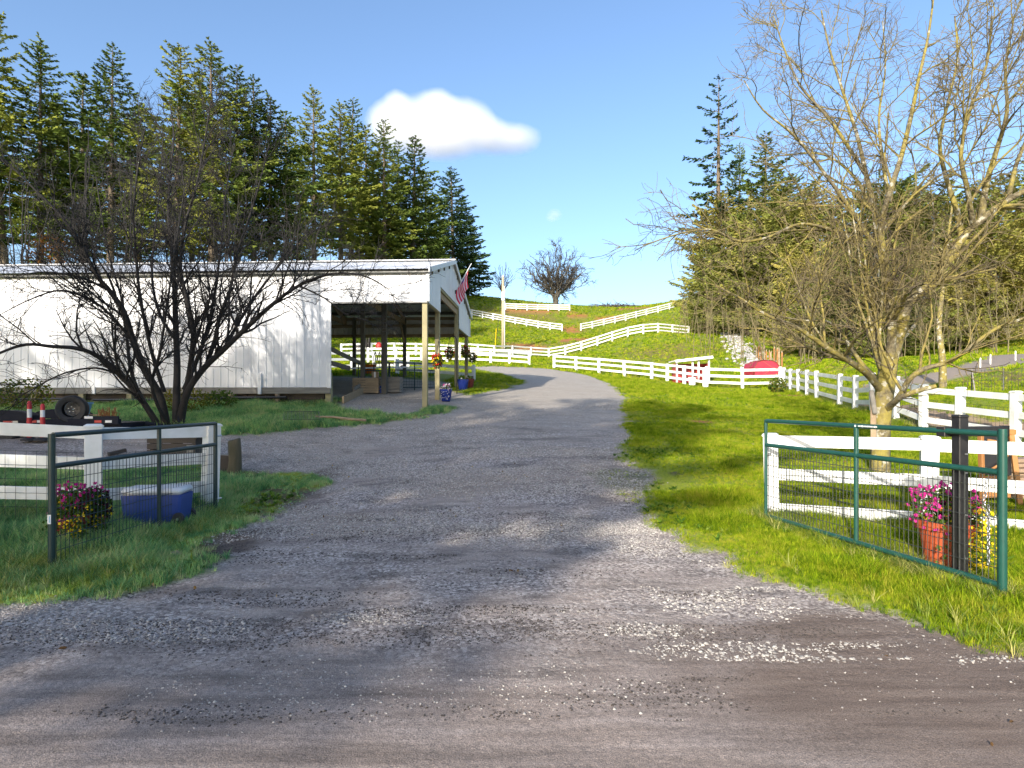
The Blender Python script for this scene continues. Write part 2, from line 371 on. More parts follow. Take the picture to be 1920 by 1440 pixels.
def zones(x, y):
    n1 = fbm(x * .9, y * .9, 3, 4) - .5; n2 = fbm(x * 4, y * 4, 9, 3) - .5
    near = sstep(60, 12, y)
    s = sdf(poly_gravel, x, y)
    z = {'edge': s}
    z['gravel'] = sstep(-.16, .16, s + (n1 * .9 + n2 * .45) * (.35 + .65 * near))
    # weedy tongue of grass in the drive and mud beside it
    tongue = np.maximum(ell(x, y, 1165, 905, .75, 1.5), ell(x, y, 1290, 965, .9, .8)) + n1 * .9 + n2 * .8
    z['weed'] = sstep(.25, .6, tongue) * .75
    mud = np.maximum.reduce([ell(x, y, 520, 935, .8, 1.3), ell(x, y, 455, 905, .7, .9), ell(x, y, 430, 1020, .35, .8), ell(x, y, 1268, 890, .16, .16), ell(x, y, 600, 890, .5, .6)])
    z['mud'] = sstep(.0, .8, mud + n1 * 1.3 + n2 * 1.1) * .85
    red = np.maximum.reduce([ell(x, y, 1000, 583, 7, 3.2), ell(x, y, 1072, 619, 2.4, 2.5), ell(x, y, 1080, 588, 3, 3), ell(x, y, 1010, 572, 3, 2), ell(x, y, 1085, 636, 5, 4), ell(x, y, 985, 650, 4, 5), ell(x, y, 1180, 578, 5, 3), ell(x, y, 1140, 595, 4, 2.5), ell(x, y, 1380, 738, 1.6, .7), ell(x, y, 1480, 742, 1.2, .8), ell(x, y, 1310, 792, .5, .4)])
    z['red'] = sstep(.05, .5, red + n1 * .9)
    dry = np.maximum.reduce([ell(x, y, 730, 786, 1.9, .8), ell(x, y, 800, 778, 1.0, .8), ell(x, y, 655, 790, 1.1, .6), ell(x, y, 1430, 735, 3, 2), ell(x, y, 1850, 725, 5, 3), ell(x, y, 1100, 640, 12, 8), ell(x, y, 960, 590, 18, 9), ell(x, y, 1250, 660, 8, 9)])
    z['dry'] = np.maximum(sstep(.1, .8, dry + n1 * 1.2) * .8, .35 * sstep(.52, .7, fbm(x * .25, y * .25, 21, 4)))
    z['soil'] = sstep(.0, .6, np.maximum(ell(x, y, 1780, 1290, 2.5, 1.25), ell(x, y, 1560, 1180, .8, .35)) + n1 * .9 + n2 * .3)
    z['sand'] = sstep(-.2, .25, sdf(poly_sand, x, y) + n1 * .4)
    z['asphalt'] = sstep(.0, .12, 1.35 - lindist(road_c, x, y) + n2 * .15) * (y > 20)
    z['moss'] = sstep(-1.0, -.15, s + n1 * .9) * (1 - z['gravel']) * (x > -8) * sstep(14, 9, y)
    return z
def grow_axis(a, b, step, rate):
    out = [a]
    while out[-1] < b: step *= rate; out.append(out[-1] + step)
    return np.array(out[1:])
gx = np.arange(-8.5, 8.5, .085); gxr = grow_axis(8.5, 260, .085, 1.055)
gx = np.concatenate([-gxr[::-1], gx, gxr - .0])
gy = np.concatenate([-grow_axis(0, 60, .3, 1.25)[::-1], np.arange(0.0, 2, .2), np.arange(2.0, 12, .07), grow_axis(11.95, 240, .07, 1.033)])
GX, GY = np.meshgrid(gx, gy); fx, fy = GX.ravel(), GY.ravel()
fz = height(fx, fy); Z = zones(fx, fy)
nearf = sstep(40, 10, fy) * sstep(40, 9, np.abs(fx))
fz = fz + Z['gravel'] * nearf * ((fbm(fx * .8, fy * 1.1, 31, 3) - .5) * .03 + (fbm(fx * 5, fy * 5, 33, 3) - .5) * .010) \
        + (1 - Z['gravel']) * nearf * ((fbm(fx * 1.4, fy * 1.4, 37, 3) - .5) * .05 + .025) + Z['mud'] * nearf * (fbm(fx * 6, fy * 6, 41, 3) - .55) * .09
# tyre ruts in the mud at the left edge of the drive
_r0 = np.array(ground(600, 912)); _r1 = np.array(ground(470, 1000))
for off in (0, .14, .28):
    fz -= .018 * np.exp(-(lindist([tuple(_r0 + [off, 0]), tuple(_r1 + [off, 0])], fx, fy) / .035) ** 2)
ny, nx = GX.shape; idx = np.arange(ny * nx).reshape(ny, nx)
quads = np.stack([idx[:-1, :-1], idx[:-1, 1:], idx[1:, 1:], idx[1:, :-1]], -1).reshape(-1, 4)
fg = Z['gravel'][quads].mean(1) > .5; fa = Z['asphalt'][quads].mean(1) > .5; fs = Z['sand'][quads].mean(1) > .5
lab = np.where(fa, 2, np.where(fs, 3, np.where(fg, 1, 0)))

m, nt, b = new_mat('ground'); M['ground'] = m
def A(n): return nd(nt, 'ShaderNodeAttribute', attribute_name=n).outputs['Fac']
p = pos(nt)
g_big = noise(nt, p, .35, 5, .6); g_mid = noise(nt, p, 2.2, 5, .7); g_fine = noise(nt, p, 26, 4, .75)
grass = ramp(nt, g_mid, [(.3, (0.103, 0.170, 0.012)), (.5, (0.197, 0.276, 0.015)), (.7, (0.309, 0.348, 0.021))])
grass = mixc(nt, .45, grass, ramp(nt, g_fine, [(.3, (.022, .045, .006)), (.7, (.17, .20, .03))]))
grass = mixc(nt, ramp(nt, g_big, [(.45, (0, 0, 0)), (.7, (.5, .5, .5))]), grass, (.13, .125, .022))
dryc = ramp(nt, g_fine, [(.3, (.10, .075, .022)), (.7, (.24, .18, .06))])
col = mixc(nt, A('dry'), grass, dryc)
mossc = ramp(nt, g_fine, [(.3, (0.149, 0.194, 0.011)), (.7, (0.329, 0.359, 0.026))])
col = mixc(nt, math_(nt, 'MULTIPLY', A('moss'), .75), col, mossc)
redc = ramp(nt, g_mid, [(.3, (.24, .085, .03)), (.7, (.36, .18, .06))])
col = mixc(nt, A('red'), col, redc)
# gravel: silt between stones, stones as cells of their own shade
vec1 = pos(nt, (1, 1, 1))
vo = nd(nt, 'ShaderNodeTexVoronoi', Scale=44); nt.links.new(vec1, vo.inputs['Vector'])
vo2 = nd(nt, 'ShaderNodeTexVoronoi', Scale=21); nt.links.new(vec1, vo2.inputs['Vector'])
stone = ramp(nt, nd(nt, 'ShaderNodeSeparateColor').outputs[0] if False else vo.outputs['Color'], [(.1, (.085, .070, .066)), (.45, (.310, .262, .238)), (.95, (.70, .63, .57))])
silt = ramp(nt, noise(nt, pos(nt, (.35, 1.5, 1)), 2.5, 6, .7), [(.3, (0.201, 0.163, 0.142)), (.5, (0.332, 0.274, 0.236)), (.72, (0.473, 0.394, 0.331))])
patch = noise(nt, pos(nt, (.7, 1, 1)), .9, 6, .65)
grav = mixc(nt, ramp(nt, patch, [(.38, (.08, .08, .08)), (.56, (.85, .85, .85))]), silt, stone)
darkp = ramp(nt, noise(nt, pos(nt, (.6, 1.3, 1)), 1.7, 6, .72), [(.50, (0, 0, 0)), (.66, (.75, .75, .75))])
grav = mixc(nt, darkp, grav, (.095, .080, .072))
# the lane in front is smoother and paler, streaked along its length
yy = nd(nt, 'ShaderNodeSeparateXYZ'); nt.links.new(p, yy.inputs[0])
lane = nd(nt, 'ShaderNodeMapRange'); lane.inputs['From Min'].default_value = 4.3; lane.inputs['From Max'].default_value = 3.3
nt.links.new(math_(nt, 'ADD', yy.outputs[1], math_(nt, 'MULTIPLY', math_(nt, 'SUBTRACT', g_mid, .5), 1.6)), lane.inputs['Value'])
lanec = ramp(nt, noise(nt, pos(nt, (.5, 4.5, 1)), 1.6, 7, .68), [(.28, (0.148, 0.117, 0.099)), (.5, (0.307, 0.247, 0.210)), (.75, (0.475, 0.393, 0.344))])
lanec = mixc(nt, ramp(nt, g_fine, [(.35, (.5, .5, .5)), (.6, (0, 0, 0))]), lanec, (.11, .094, .084))
grav = mixc(nt, lane.outputs[0], grav, lanec)
soilc = ramp(nt, noise(nt, pos(nt, (.5, 3.5, 1)), 1.8, 7, .68), [(.28, (.085, .060, .046)), (.5, (.17, .125, .098)), (.75, (.25, .195, .155))])
grav = mixc(nt, math_(nt, 'MULTIPLY', A('soil'), .9), grav, soilc)
# further up the drive the stone is paler
up = nd(nt, 'ShaderNodeMapRange'); up.inputs['From Min'].default_value = 10; up.inputs['From Max'].default_value = 20; nt.links.new(yy.outputs[1], up.inputs['Value'])
grav = mixc(nt, math_(nt, 'MULTIPLY', up.outputs[0], .7), grav, ramp(nt, g_fine, [(.3, (0.278, 0.257, 0.218)), (.7, (0.473, 0.425, 0.359))]))
weedm = math_(nt, 'MULTIPLY', A('weed'), ramp(nt, g_fine, [(.35, (0, 0, 0)), (.6, (1, 1, 1))]))
grav = mixc(nt, weedm, grav, (.07, .105, .02))
spk = ramp(nt, noise(nt, p, 150, 3, .8), [(.34, (.45, .45, .45)), (.5, (1, 1, 1)), (.68, (1.55, 1.53, 1.5))])
grav = mixc(nt, 1.0, grav, spk, 'MULTIPLY')
col = mixc(nt, A('gravel'), col, grav)
mudc = ramp(nt, g_fine, [(.3, (0.048, 0.033, 0.025)), (.7, (0.135, 0.099, 0.077))])
col = mixc(nt, A('mud'), col, mudc)
col = mixc(nt, A('sand'), col, ramp(nt, g_mid, [(.3, (.24, .17, .11)), (.7, (.34, .25, .17))]))
col = mixc(nt, A('asphalt'), col, ramp(nt, g_fine, [(.3, (.20, .165, .135)), (.7, (.29, .245, .205))]))
nt.links.new(col, b.inputs['Base Color']); b.inputs['Roughness'].default_value = .92; b.inputs['Specular IOR Level'].default_value = .25
hgt = math_(nt, 'ADD', math_(nt, 'MULTIPLY', vo.outputs['Distance'], -.5), math_(nt, 'ADD', math_(nt, 'MULTIPLY', vo2.outputs['Distance'], -.5), g_fine))
lanek = math_(nt, 'SUBTRACT', 1.0, math_(nt, 'MULTIPLY', lane.outputs[0], .75))
hgt = math_(nt, 'ADD', math_(nt, 'MULTIPLY', hgt, lanek), math_(nt, 'MULTIPLY', noise(nt, p, 110, 3, .7), .55))
bump(nt, b, hgt, .8, .012)

def sheet(name, sel):
    f = quads[sel]; used, inv = np.unique(f, return_inverse=True)
    me = np_mesh(name, np.stack([fx[used], fy[used], fz[used]], -1), inv.reshape(-1, 4), M['ground'], True)
    for k in ('gravel', 'mud', 'red', 'dry', 'sand', 'asphalt', 'moss', 'weed', 'soil'):
        a = me.attributes.new(k, 'FLOAT', 'POINT'); a.data.foreach_set('value', Z[k][used].astype(np.float32))
    return obj(name, me, kind='structure')
sheet('ground', lab == 0); sheet('gravel_drive', lab == 1); sheet('road', lab == 2); sheet('sand_track', lab == 3)

# ------------------------------------------------------------------ scattering of small ground cover (points in a mesh, tufts and stones put on them by geometry nodes)
def scatter(name, pts, yaw, scl, tilt, protos, kind='stuff'):
    me = bpy.data.meshes.new(name); me.vertices.add(len(pts)); me.vertices.foreach_set('co', np.asarray(pts, np.float32).ravel())
    for nm, val, ty in (('yaw', np.stack([tilt[:, 0], tilt[:, 1], yaw], -1), 'FLOAT_VECTOR'), ('siz', scl, 'FLOAT'), ('pick', rng.integers(0, len(protos), len(pts)), 'INT')):
        a = me.attributes.new(nm, ty, 'POINT'); a.data.foreach_set('vector' if ty == 'FLOAT_VECTOR' else 'value', np.ascontiguousarray(val, np.int32 if ty == 'INT' else np.float32).ravel())
    col_ = bpy.data.collections.new(name + ' pieces')
    for i, (pm) in enumerate(protos):
        po = bpy.data.objects.new(f'{name}_piece', pm); col_.objects.link(po)
    o = obj(name, me, kind=kind)
    ng = bpy.data.node_groups.new(name, 'GeometryNodeTree')
    ng.interface.new_socket('Geometry', in_out='INPUT', socket_type='NodeSocketGeometry'); ng.interface.new_socket('Geometry', in_out='OUTPUT', socket_type='NodeSocketGeometry')
    gi = ng.nodes.new('NodeGroupInput'); go = ng.nodes.new('NodeGroupOutput'); iop = ng.nodes.new('GeometryNodeInstanceOnPoints')
    m2p = ng.nodes.new('GeometryNodeMeshToPoints')
    ci = ng.nodes.new('GeometryNodeCollectionInfo'); ci.inputs['Collection'].default_value = col_; ci.inputs['Separate Children'].default_value = True; ci.inputs['Reset Children'].default_value = True
    def na(n, t):
        x = ng.nodes.new('GeometryNodeInputNamedAttribute'); x.data_type = t; x.inputs['Name'].default_value = n; return x.outputs['Attribute']
    L = ng.links.new
    L(gi.outputs[0], m2p.inputs['Mesh']); L(m2p.outputs[0], iop.inputs['Points']); L(ci.outputs[0], iop.inputs['Instance'])
    iop.inputs['Pick Instance'].default_value = True; L(na('pick', 'INT'), iop.inputs['Instance Index'])
    e2r = ng.nodes.new('FunctionNodeEulerToRotation'); L(na('yaw', 'FLOAT_VECTOR'), e2r.inputs[0]); L(e2r.outputs[0], iop.inputs['Rotation'])
    L(na('siz', 'FLOAT'), iop.inputs['Scale']); L(iop.outputs[0], go.inputs[0])
    md = o.modifiers.new('scatter', 'NODES'); md.node_group = ng
    return o
def tuft(nb, h, spread, wid, mat, seed, droop=.5):
    r = np.random.default_rng(seed); vs = []; fs = []
    for i in range(nb):
        a = r.uniform(0, 2 * PI); rad = r.uniform(0, spread); bx, by = rad * math.cos(a), rad * math.sin(a)
        a2 = a + r.uniform(-.8, .8); hh = h * r.uniform(.5, 1.1); ln = hh * r.uniform(.15, droop); w = wid * r.uniform(.6, 1.2)
        px, py = -math.sin(a2), math.cos(a2); o = len(vs)
        for t, ww in ((0, 1), (.5, .8)):
            cx, cy, cz = bx + math.cos(a2) * ln * t * t, by + math.sin(a2) * ln * t * t, hh * (t - .18 * t * t * (1 if t > .4 else 0))
            vs += [(cx - px * w * ww, cy - py * w * ww, cz), (cx + px * w * ww, cy + py * w * ww, cz)]
        vs.append((bx + math.cos(a2) * ln * 1.15, by + math.sin(a2) * ln * 1.15, hh * .92))
        fs += [(o, o + 1, o + 3, o + 2), (o + 2, o + 3, o + 4)]
    mb = MB(); mb.v = vs; mb.f = fs; return mb.mesh('tuft', mat, fix=False)
M['blade'] = leafy('grass_blades', [(.080, .150, .008), (.195, .300, .012), (.330, .410, .016), (.40, .39, .045)], 1.6, .35, .5)
M['blade_lush_lift'] = leafy('lush_blades_shade_lift', [(.095, .235, .095), (.21, .42, .16), (.36, .56, .17), (.52, .54, .25)], 1.6, .35, .5)  # extra brightness in these colours lifts the shaded left verge
def zat(x, y):   # surface height including the relief of the sheet
    ix = np.clip(np.searchsorted(gx, x) - 1, 0, len(gx) - 2); iy = np.clip(np.searchsorted(gy, y) - 1, 0, len(gy) - 2)
    F = fz.reshape(ny, nx); tx = (x - gx[ix]) / (gx[ix + 1] - gx[ix]); ty = (y - gy[iy]) / (gy[iy + 1] - gy[iy])
    return (F[iy, ix] * (1 - tx) + F[iy, ix + 1] * tx) * (1 - ty) + (F[iy + 1, ix] * (1 - tx) + F[iy + 1, ix + 1] * tx) * ty
def zonesample(name, x, y):
    ix = np.clip(np.searchsorted(gx, x), 0, len(gx) - 1); iy = np.clip(np.searchsorted(gy, y), 0, len(gy) - 1)
    return Z[name].reshape(ny, nx)[iy, ix]
def lawn(x0, x1, y0, y1, n, smin, smax, keepf=None):
    x = rng.uniform(x0, x1, n); y = rng.uniform(y0, y1, n)
    k = (1 - zonesample('gravel', x, y)) * (1 - .85 * zonesample('mud', x, y)) * (1 - zonesample('sand', x, y)) * (1 - zonesample('asphalt', x, y)) * (1 - .45 * zonesample('moss', x, y)) * (1 - .92 * zonesample('red', x, y))
    k = np.maximum(k, zonesample('weed', x, y) * .16)
    if keepf is not None: k = k * keepf(x, y)
    sel = rng.random(n) < k; x, y = x[sel], y[sel]
    s = rng.uniform(smin, smax, len(x)) * (.35 + 1.25 * fbm(x * 1.6, y * 1.6, 51, 3) ** 1.3 * 1.2) * (1 - .55 * zonesample('moss', x, y)) * (1 - .35 * zonesample('dry', x, y)) * (1 - .6 * zonesample('gravel', x, y))
    return np.stack([x, y, zat(x, y) - .006], -1), s
def inview(x, y): return (np.abs(x) < y * .88 + 1.2) * 1.0
def nearrail(x, y): # taller by the gates and fences, shorter on the mown lawn
    return 1.0
ps = [lawn(-9, -1.5, 3.6, 10.5, 52000, .9, 1.7, inview), lawn(-14, -1, 10, 19, 38000, .8, 1.6, inview)]
pt = np.concatenate([a for a, _ in ps]); sz = np.concatenate([s for _, s in ps])
scatter('lush_grass', pt, rng.uniform(0, 2 * PI, len(pt)), sz, rng.normal(0, .12, (len(pt), 2)), [tuft(13, .115, .05, .0035, M['blade_lush_lift'], 100 + i, .9) for i in range(4)])
ps = [lawn(1, 7, 3.2, 9, 70000, .65, 1.35, inview), lawn(1.5, 10, 8.5, 20, 60000, .5, .95, inview), lawn(9, 17, 10, 26, 22000, .6, 1.1, inview), lawn(-3, 20, 20, 40, 45000, .8, 1.4, inview)]
pt = np.concatenate([a for a, _ in ps]); sz = np.concatenate([s for _, s in ps])
scatter('lawn_grass', pt, rng.uniform(0, 2 * PI, len(pt)), sz, rng.normal(0, .12, (len(pt), 2)), [tuft(13, .095, .06, .0035, M['blade'], 200 + i, .8) for i in range(4)])
ps = [lawn(-30, 60, 40, 80, 32000, 1.0, 2.0, inview), lawn(-40, 60, 78, 132, 30000, 1.4, 2.6, inview), lawn(-22, -4, 27, 50, 8000, .8, 1.6, inview), lawn(14, 45, 22, 45, 14000, .8, 1.6, inview)]
pt = np.concatenate([a for a, _ in ps]); sz = np.concatenate([s for _, s in ps])
scatter('pasture_grass', pt, rng.uniform(0, 2 * PI, len(pt)), sz, rng.normal(0, .12, (len(pt), 2)), [tuft(12, .12, .14, .012, M['blade'], 300 + i, .7) for i in range(4)])

def pebble(seed):
    r = np.random.default_rng(seed); bm = bmesh.new(); bmesh.ops.create_icosphere(bm, subdivisions=1, radius=1)
    k = np.array([1, r.uniform(.65, .95), r.uniform(.4, .6)])
    for v in bm.verts: v.co = Vector(np.array(v.co) * k * r.uniform(.72, 1.15))
    me = bpy.data.meshes.new('stone'); bm.to_mesh(me); bm.free(); me.materials.append(M['stone']); return me
m, nt, b = new_mat('crushed_stone'); M['stone'] = m
oi = nd(nt, 'ShaderNodeObjectInfo')
nt.links.new(mixc(nt, .25, ramp(nt, oi.outputs['Random'], [(0, (.10, .088, .08)), (.4, (.25, .23, .215)), (.75, (.38, .355, .32)), (1, (.52, .485, .43))]), ramp(nt, noise(nt, pos(nt), 60, 3), [(.3, (.14, .13, .12)), (.7, (.48, .45, .41))])), b.inputs['Base Color'])
b.inputs['Roughness'].default_value = .85
def stones(x0, x1, y0, y1, n, s0, s1, thr, seed, extra=None):
    x = rng.uniform(x0, x1, n); y = rng.uniform(y0, y1, n)
    f = fbm(x * .75, y * 1.2, seed, 4)
    k = zonesample('gravel', x, y) * sstep(thr, thr + .16, f) * inview(x, y) * (1 - .85 * zonesample('soil', x, y))
    if extra is not None: k = np.maximum(k, extra(x, y))
    sel = rng.random(n) < k; x, y = x[sel], y[sel]
    return np.stack([x, y, zat(x, y)], -1), s0 * (s1 / s0) ** (rng.random(len(x)) ** 2.2)
def drifts(x, y):
    e = np.maximum.reduce([ell(x, y, 1330, 1130, .75, .42), ell(x, y, 1360, 1215, .85, .16), ell(x, y, 1590, 1210, .35, .08), ell(x, y, 640, 1155, .30, .16), ell(x, y, 1230, 1180, .5, .2), ell(x, y, 1450, 1235, .8, .07), ell(x, y, 1420, 1100, .5, .22), ell(x, y, 1880, 1235, .35, .1)])
    return sstep(.0, .75, e + (fbm(x * 5, y * 5, 77, 3) - .5) * 1.3) * .9
sets = [stones(-7, 7, 4.0, 7.5, 110000, .006, .018, .47, 61), stones(-8, 8, 7, 12, 110000, .008, .021, .40, 62), stones(-9, 6, 12, 20, 30000, .012, .024, .42, 63), stones(-4, 5, 2.5, 4.6, 14000, .004, .012, .52, 64), stones(-1.5, 4, 3.2, 5.2, 30000, .005, .021, .9, 65, drifts)]
pt = np.concatenate([a for a, _ in sets]); sz = np.concatenate([s for _, s in sets])
scatter('gravel', pt, rng.uniform(0, 2 * PI, len(pt)), sz, rng.normal(0, .35, (len(pt), 2)), [pebble(400 + i) for i in range(5)])

# longer straw-tipped grass along the gates and fences, where no mower goes
def along(pl, n, w):
    out = []
    for (x0, y0), (x1, y1) in zip(pl[:-1], pl[1:]):
        L = math.hypot(x1 - x0, y1 - y0); k = int(n * L); t = rng.random(k); o = rng.normal(0, w, k); out.append(np.stack([x0 + (x1 - x0) * t - (y1 - y0) / L * o, y0 + (y1 - y0) * t + (x1 - x0) / L * o], -1))
    return np.concatenate(out)
_xy2 = lambda u, Y: ((u - 960) / FPX * Y, Y)
q = np.concatenate([along([_xy2(1425, 7.9), _xy2(1890, 4.7)], 300, .12), along([_xy2(1449, 7.8), _xy2(2010, 6.5)], 160, .12), along([_xy2(-100, 6.0), _xy2(97, 5.5), _xy2(404, 8.3)], 260, .20), along([_xy2(-160, 6.9), _xy2(392, 8.5)], 140, .15), along([_xy2(1904, 12.7), _xy2(1731, 15.2), _xy2(1603, 19.8), _xy2(1470, 34)], 60, .12), along([_xy2(0, 18.2), _xy2(600, 17.4)], 70, .2), along([_xy2(1280, 5.6), _xy2(1560, 4.4), _xy2(1980, 3.9)], 70, .35), along([_xy2(-60, 4.9), _xy2(300, 5.7)], 150, .25)])
k = (1 - zonesample('gravel', q[:, 0], q[:, 1])) * (1 - zonesample('mud', q[:, 0], q[:, 1])) > rng.random(len(q)); q = q[k]
pt = np.stack([q[:, 0], q[:, 1], zat(q[:, 0], q[:, 1]) - .005], -1)
M['blade_long'] = leafy('long_grass_blades', [(0.071, 0.144, 0.029), (0.187, 0.273, 0.043), (0.316, 0.374, 0.071), (.48, .45, .15)], 2.5, .35, .8)
scatter('tall_grass', pt, rng.uniform(0, 2 * PI, len(pt)), rng.uniform(.3, .85, len(pt)), rng.normal(0, .15, (len(pt), 2)), [tuft(16, .20, .05, .0036, M['blade_long'], 500 + i, 1.5) for i in range(4)])

# crumbs of dark soil and twig litter over the lane
M['crumb'] = simple('dark_soil_crumb', (.075, .060, .050), (.035, .028, .024), .95, 30)
_sv = M['stone']; M['stone'] = M['crumb']; CR = [pebble(460 + i) for i in range(4)]; M['stone'] = _sv
def crumbs(n, x0, x1, y0, y1, thr, s0, s1):
    x = rng.uniform(x0, x1, n); y = rng.uniform(y0, y1, n); f = fbm(x * .6, y * 2.6, 81, 4); k = zonesample('gravel', x, y) * sstep(thr, thr + .14, f) * inview(x, y); sel = rng.random(n) < k; x, y = x[sel], y[sel]
    return np.stack([x, y, zat(x, y)], -1), s0 * (s1 / s0) ** (rng.random(len(x)) ** 2)
sets = [crumbs(60000, -4.5, 4.5, 2.5, 4.8, .50, .003, .012), crumbs(40000, -6, 5, 4.6, 9, .54, .005, .016)]
pt = np.concatenate([a for a, _ in sets]); sz = np.concatenate([s_ for _, s_ in sets])
scatter('soil_crumbs', pt, rng.uniform(0, 2 * PI, len(pt)), sz, rng.normal(0, .35, (len(pt), 2)), CR)

# broad-leaved weeds in the turf, and fallen leaves
M['weed'] = leafy('weed_leaves', [(.06, .13, .02), (.14, .24, .03), (.24, .30, .05)], 3, .3, .6)
def patchpts(n, x0, x1, y0, y1, seed, thr, zone='gravel', inv=True):
    x = rng.uniform(x0, x1, n); y = rng.uniform(y0, y1, n); g = zonesample(zone, x, y); k = ((1 - g) if inv else g) * sstep(thr, thr + .12, fbm(x * .9, y * .9, seed, 3)) * inview(x, y); q = rng.random(n) < k; return np.stack([x[q], y[q], zat(x[q], y[q]) + .004], -1)
pt = np.concatenate([patchpts(5000, 1.5, 8, 3.5, 12, 91, .52), patchpts(3500, -9, -1.5, 4, 10, 92, .5)])
scatter('weeds', pt, rng.uniform(0, 2 * PI, len(pt)), rng.uniform(.6, 1.5, len(pt)), rng.normal(0, .15, (len(pt), 2)), [tuft(9, .045, .012, .011, M['weed'], 600 + i, 2.2) for i in range(3)])
M['litter'] = leafy('fallen_leaf_litter', [(.10, .06, .03), (.22, .14, .06), (.34, .25, .12)], 8, .2, .9)
pt = np.concatenate([patchpts(1500, -9, 9, 3, 13, 93, .5), patchpts(900, -6, 6, 2.6, 12, 94, .55, 'gravel', False)])
scatter('leaf_litter', pt + [0, 0, .008], rng.uniform(0, 2 * PI, len(pt)), rng.uniform(.5, 1.2, len(pt)), rng.normal(0, .5, (len(pt), 2)), [MB().add([(-.02, 0, 0), (-.008, -.011, .004), (.010, -.010, .006), (.024, 0, .002), (.010, .010, .007), (-.008, .011, .003)], [(0, 1, 2, 3), (0, 3, 4, 5)]).mesh('leaf', M['litter'], fix=False)])
# ------------------------------------------------------------------ barn
BA = math.radians(3.0); B0 = Vector((-2.45, 17.5, 0))
EX = Vector((-math.cos(BA), math.sin(BA), 0)); EY = Vector((math.sin(BA), math.cos(BA), 0))
def BW(x, y, z): return B0 + EX * x + EY * y + Vector((0, 0, z))
barn = thing('barn', 'long white metal barn with an open bay and posts at its gable end', 'barn', (0, 0, 0))
BROT = Matrix((EX, EY, Vector((0, 0, 1)))).transposed()
EAVE, LOW, BOT, DEP, RISE = 5.38, 4.46, 1.97, 9.7, 1.30
def roofz(y): return EAVE + RISE * (1 - abs(y - DEP / 2) / (DEP / 2))
def ribprof(w, first):
    """(along, out) outline of one ribbed sheet"""
    pts = []; n = max(1, round(w / .229)); st = w / n
    for i in range(n):
        a = i * st; d = .011 if i else .016
        pts += [(a, 0), (a + .016, d), (a + .042, d), (a + .058, 0), (a + st * .5, .002), (a + st * .62, .002)]
    pts.append((w - .001, 0)); return pts
def sheet_panel(name, u0, u1, bot, top, plane, mat, par=barn):
    """plane(u, out, z) -> world"""
    vs = []; fs = []
    for a, d in ribprof(u1 - u0, 0):
        u = u0 + a; vs += [plane(u, d, bot(u)), plane(u, d, top(u))]
    n = len(vs) // 2; fs = [(2 * i, 2 * i + 2, 2 * i + 3, 2 * i + 1) for i in range(n - 1)]
    mb = MB().add(vs, fs); me = mb.mesh(name, mat, fix=False); return obj(name, me, par)
K = lambda c: (lambda u: c)
front = lambda u, d, z: BW(u, -d, z)
gable = lambda u, d, z: BW(-d, u, z)
back = lambda u, d, z: BW(u, DEP + d, z)
PW = .916
for i in range(4): 
    a, b_ = i * .735 + .01, (i + 1) * .735 + .01
    sheet_panel('siding_panel', a, b_, K(LOW), K(EAVE - .02), front, M['siding'])
u = 2.95
first = None
while u < 24:
    sheet_panel('siding_panel', u, u + PW, K(BOT), K(EAVE - .02), front, M['siding']); u += PW
for a, b_, lo in ((.01, .74, LOW), (.74, 1.47, LOW), (1.47, 2.2, LOW), (2.2, 3.08, 5.3), (3.08, 3.96, 5.3), (3.96, 4.84, 5.3), (4.86, 5.70, 5.3), (5.70, 6.5, 5.3), (6.5, 7.4, LOW), (7.4, 8.3, LOW), (8.3, 9.0, LOW), (9.0, 9.69, LOW)):
    sheet_panel('gable_panel', a, b_, K(lo), lambda y: roofz(y) - .03, gable, M['siding'])
u = .02
while u < 7.4: sheet_panel('back_panel', u, u + PW, K(4.44), K(EAVE - .09), back, M['siding']); u += PW
while u < 20: sheet_panel('back_panel', u, u + PW, K(2.2), K(EAVE - .09), back, M['siding']); u += PW
def roofplane(side):
    def f(u, d, t):     # t runs 0 at the eave to 1 at the ridge
        y = (-.28 + (DEP / 2 + .28) * t) if side < 0 else (DEP + .28 - (DEP / 2 + .28) * t)
        return BW(u, y, EAVE + .06 - .082 * (1 - t) + (RISE + .0) * max(t * (DEP / 2 + .28) - .28, 0) / (DEP / 2) + d)
    return f
u = -.12
while u < 24:
    for sd_ in (-1, 1): sheet_panel('roof_panel', u, u + PW, K(0), K(1), roofplane(sd_), M['roof'])
    u += PW
def bpart(name, a, b_, w, h, mat, bev=.006, label=None):
    mb = MB().bar(BW(*a), BW(*b_), w, h, bev=bev); return part(name, mb, mat, barn, label=label)
bpart('ridge_cap', (-.14, DEP / 2, EAVE + RISE + .10), (24, DEP / 2, EAVE + RISE + .10), .34, .025, M['roof'])
bpart('eave_trim', (-.13, -.10, EAVE - .06), (24, -.10, EAVE - .06), .12, .07, M['trim_dark'])
for s_ in (0, 1):
    y0, y1 = (-.3, DEP / 2) if s_ == 0 else (DEP / 2, DEP + .3)
    bpart('rake_trim', (-.10, y0, EAVE - .02 + (0 if s_ == 0 else RISE) - (.09 if s_ == 0 else 0) + (.055)), (-.10, y1, EAVE - .02 + (RISE if s_ == 0 else 0) - (.09 if s_ else 0) + .055), .035, .15, M['trim_light'])
bpart('corner_trim', (-.015, -.015, LOW), (-.015, -.015, EAVE - .12), .09, .09, M['trim_light'])
bpart('corner_trim', (-.015, DEP + .015, LOW), (-.015, DEP + .015, EAVE - .12), .09, .09, M['trim_light'])
bpart('edge_trim', (2.90, -.02, BOT - .03), (2.90, -.02, LOW - .02), .11, .06, M['trim_light'])
bpart('header_trim', (0, -.012, LOW - .02), (2.95, -.012, LOW - .02), .05, .05, M['trim_dark'])
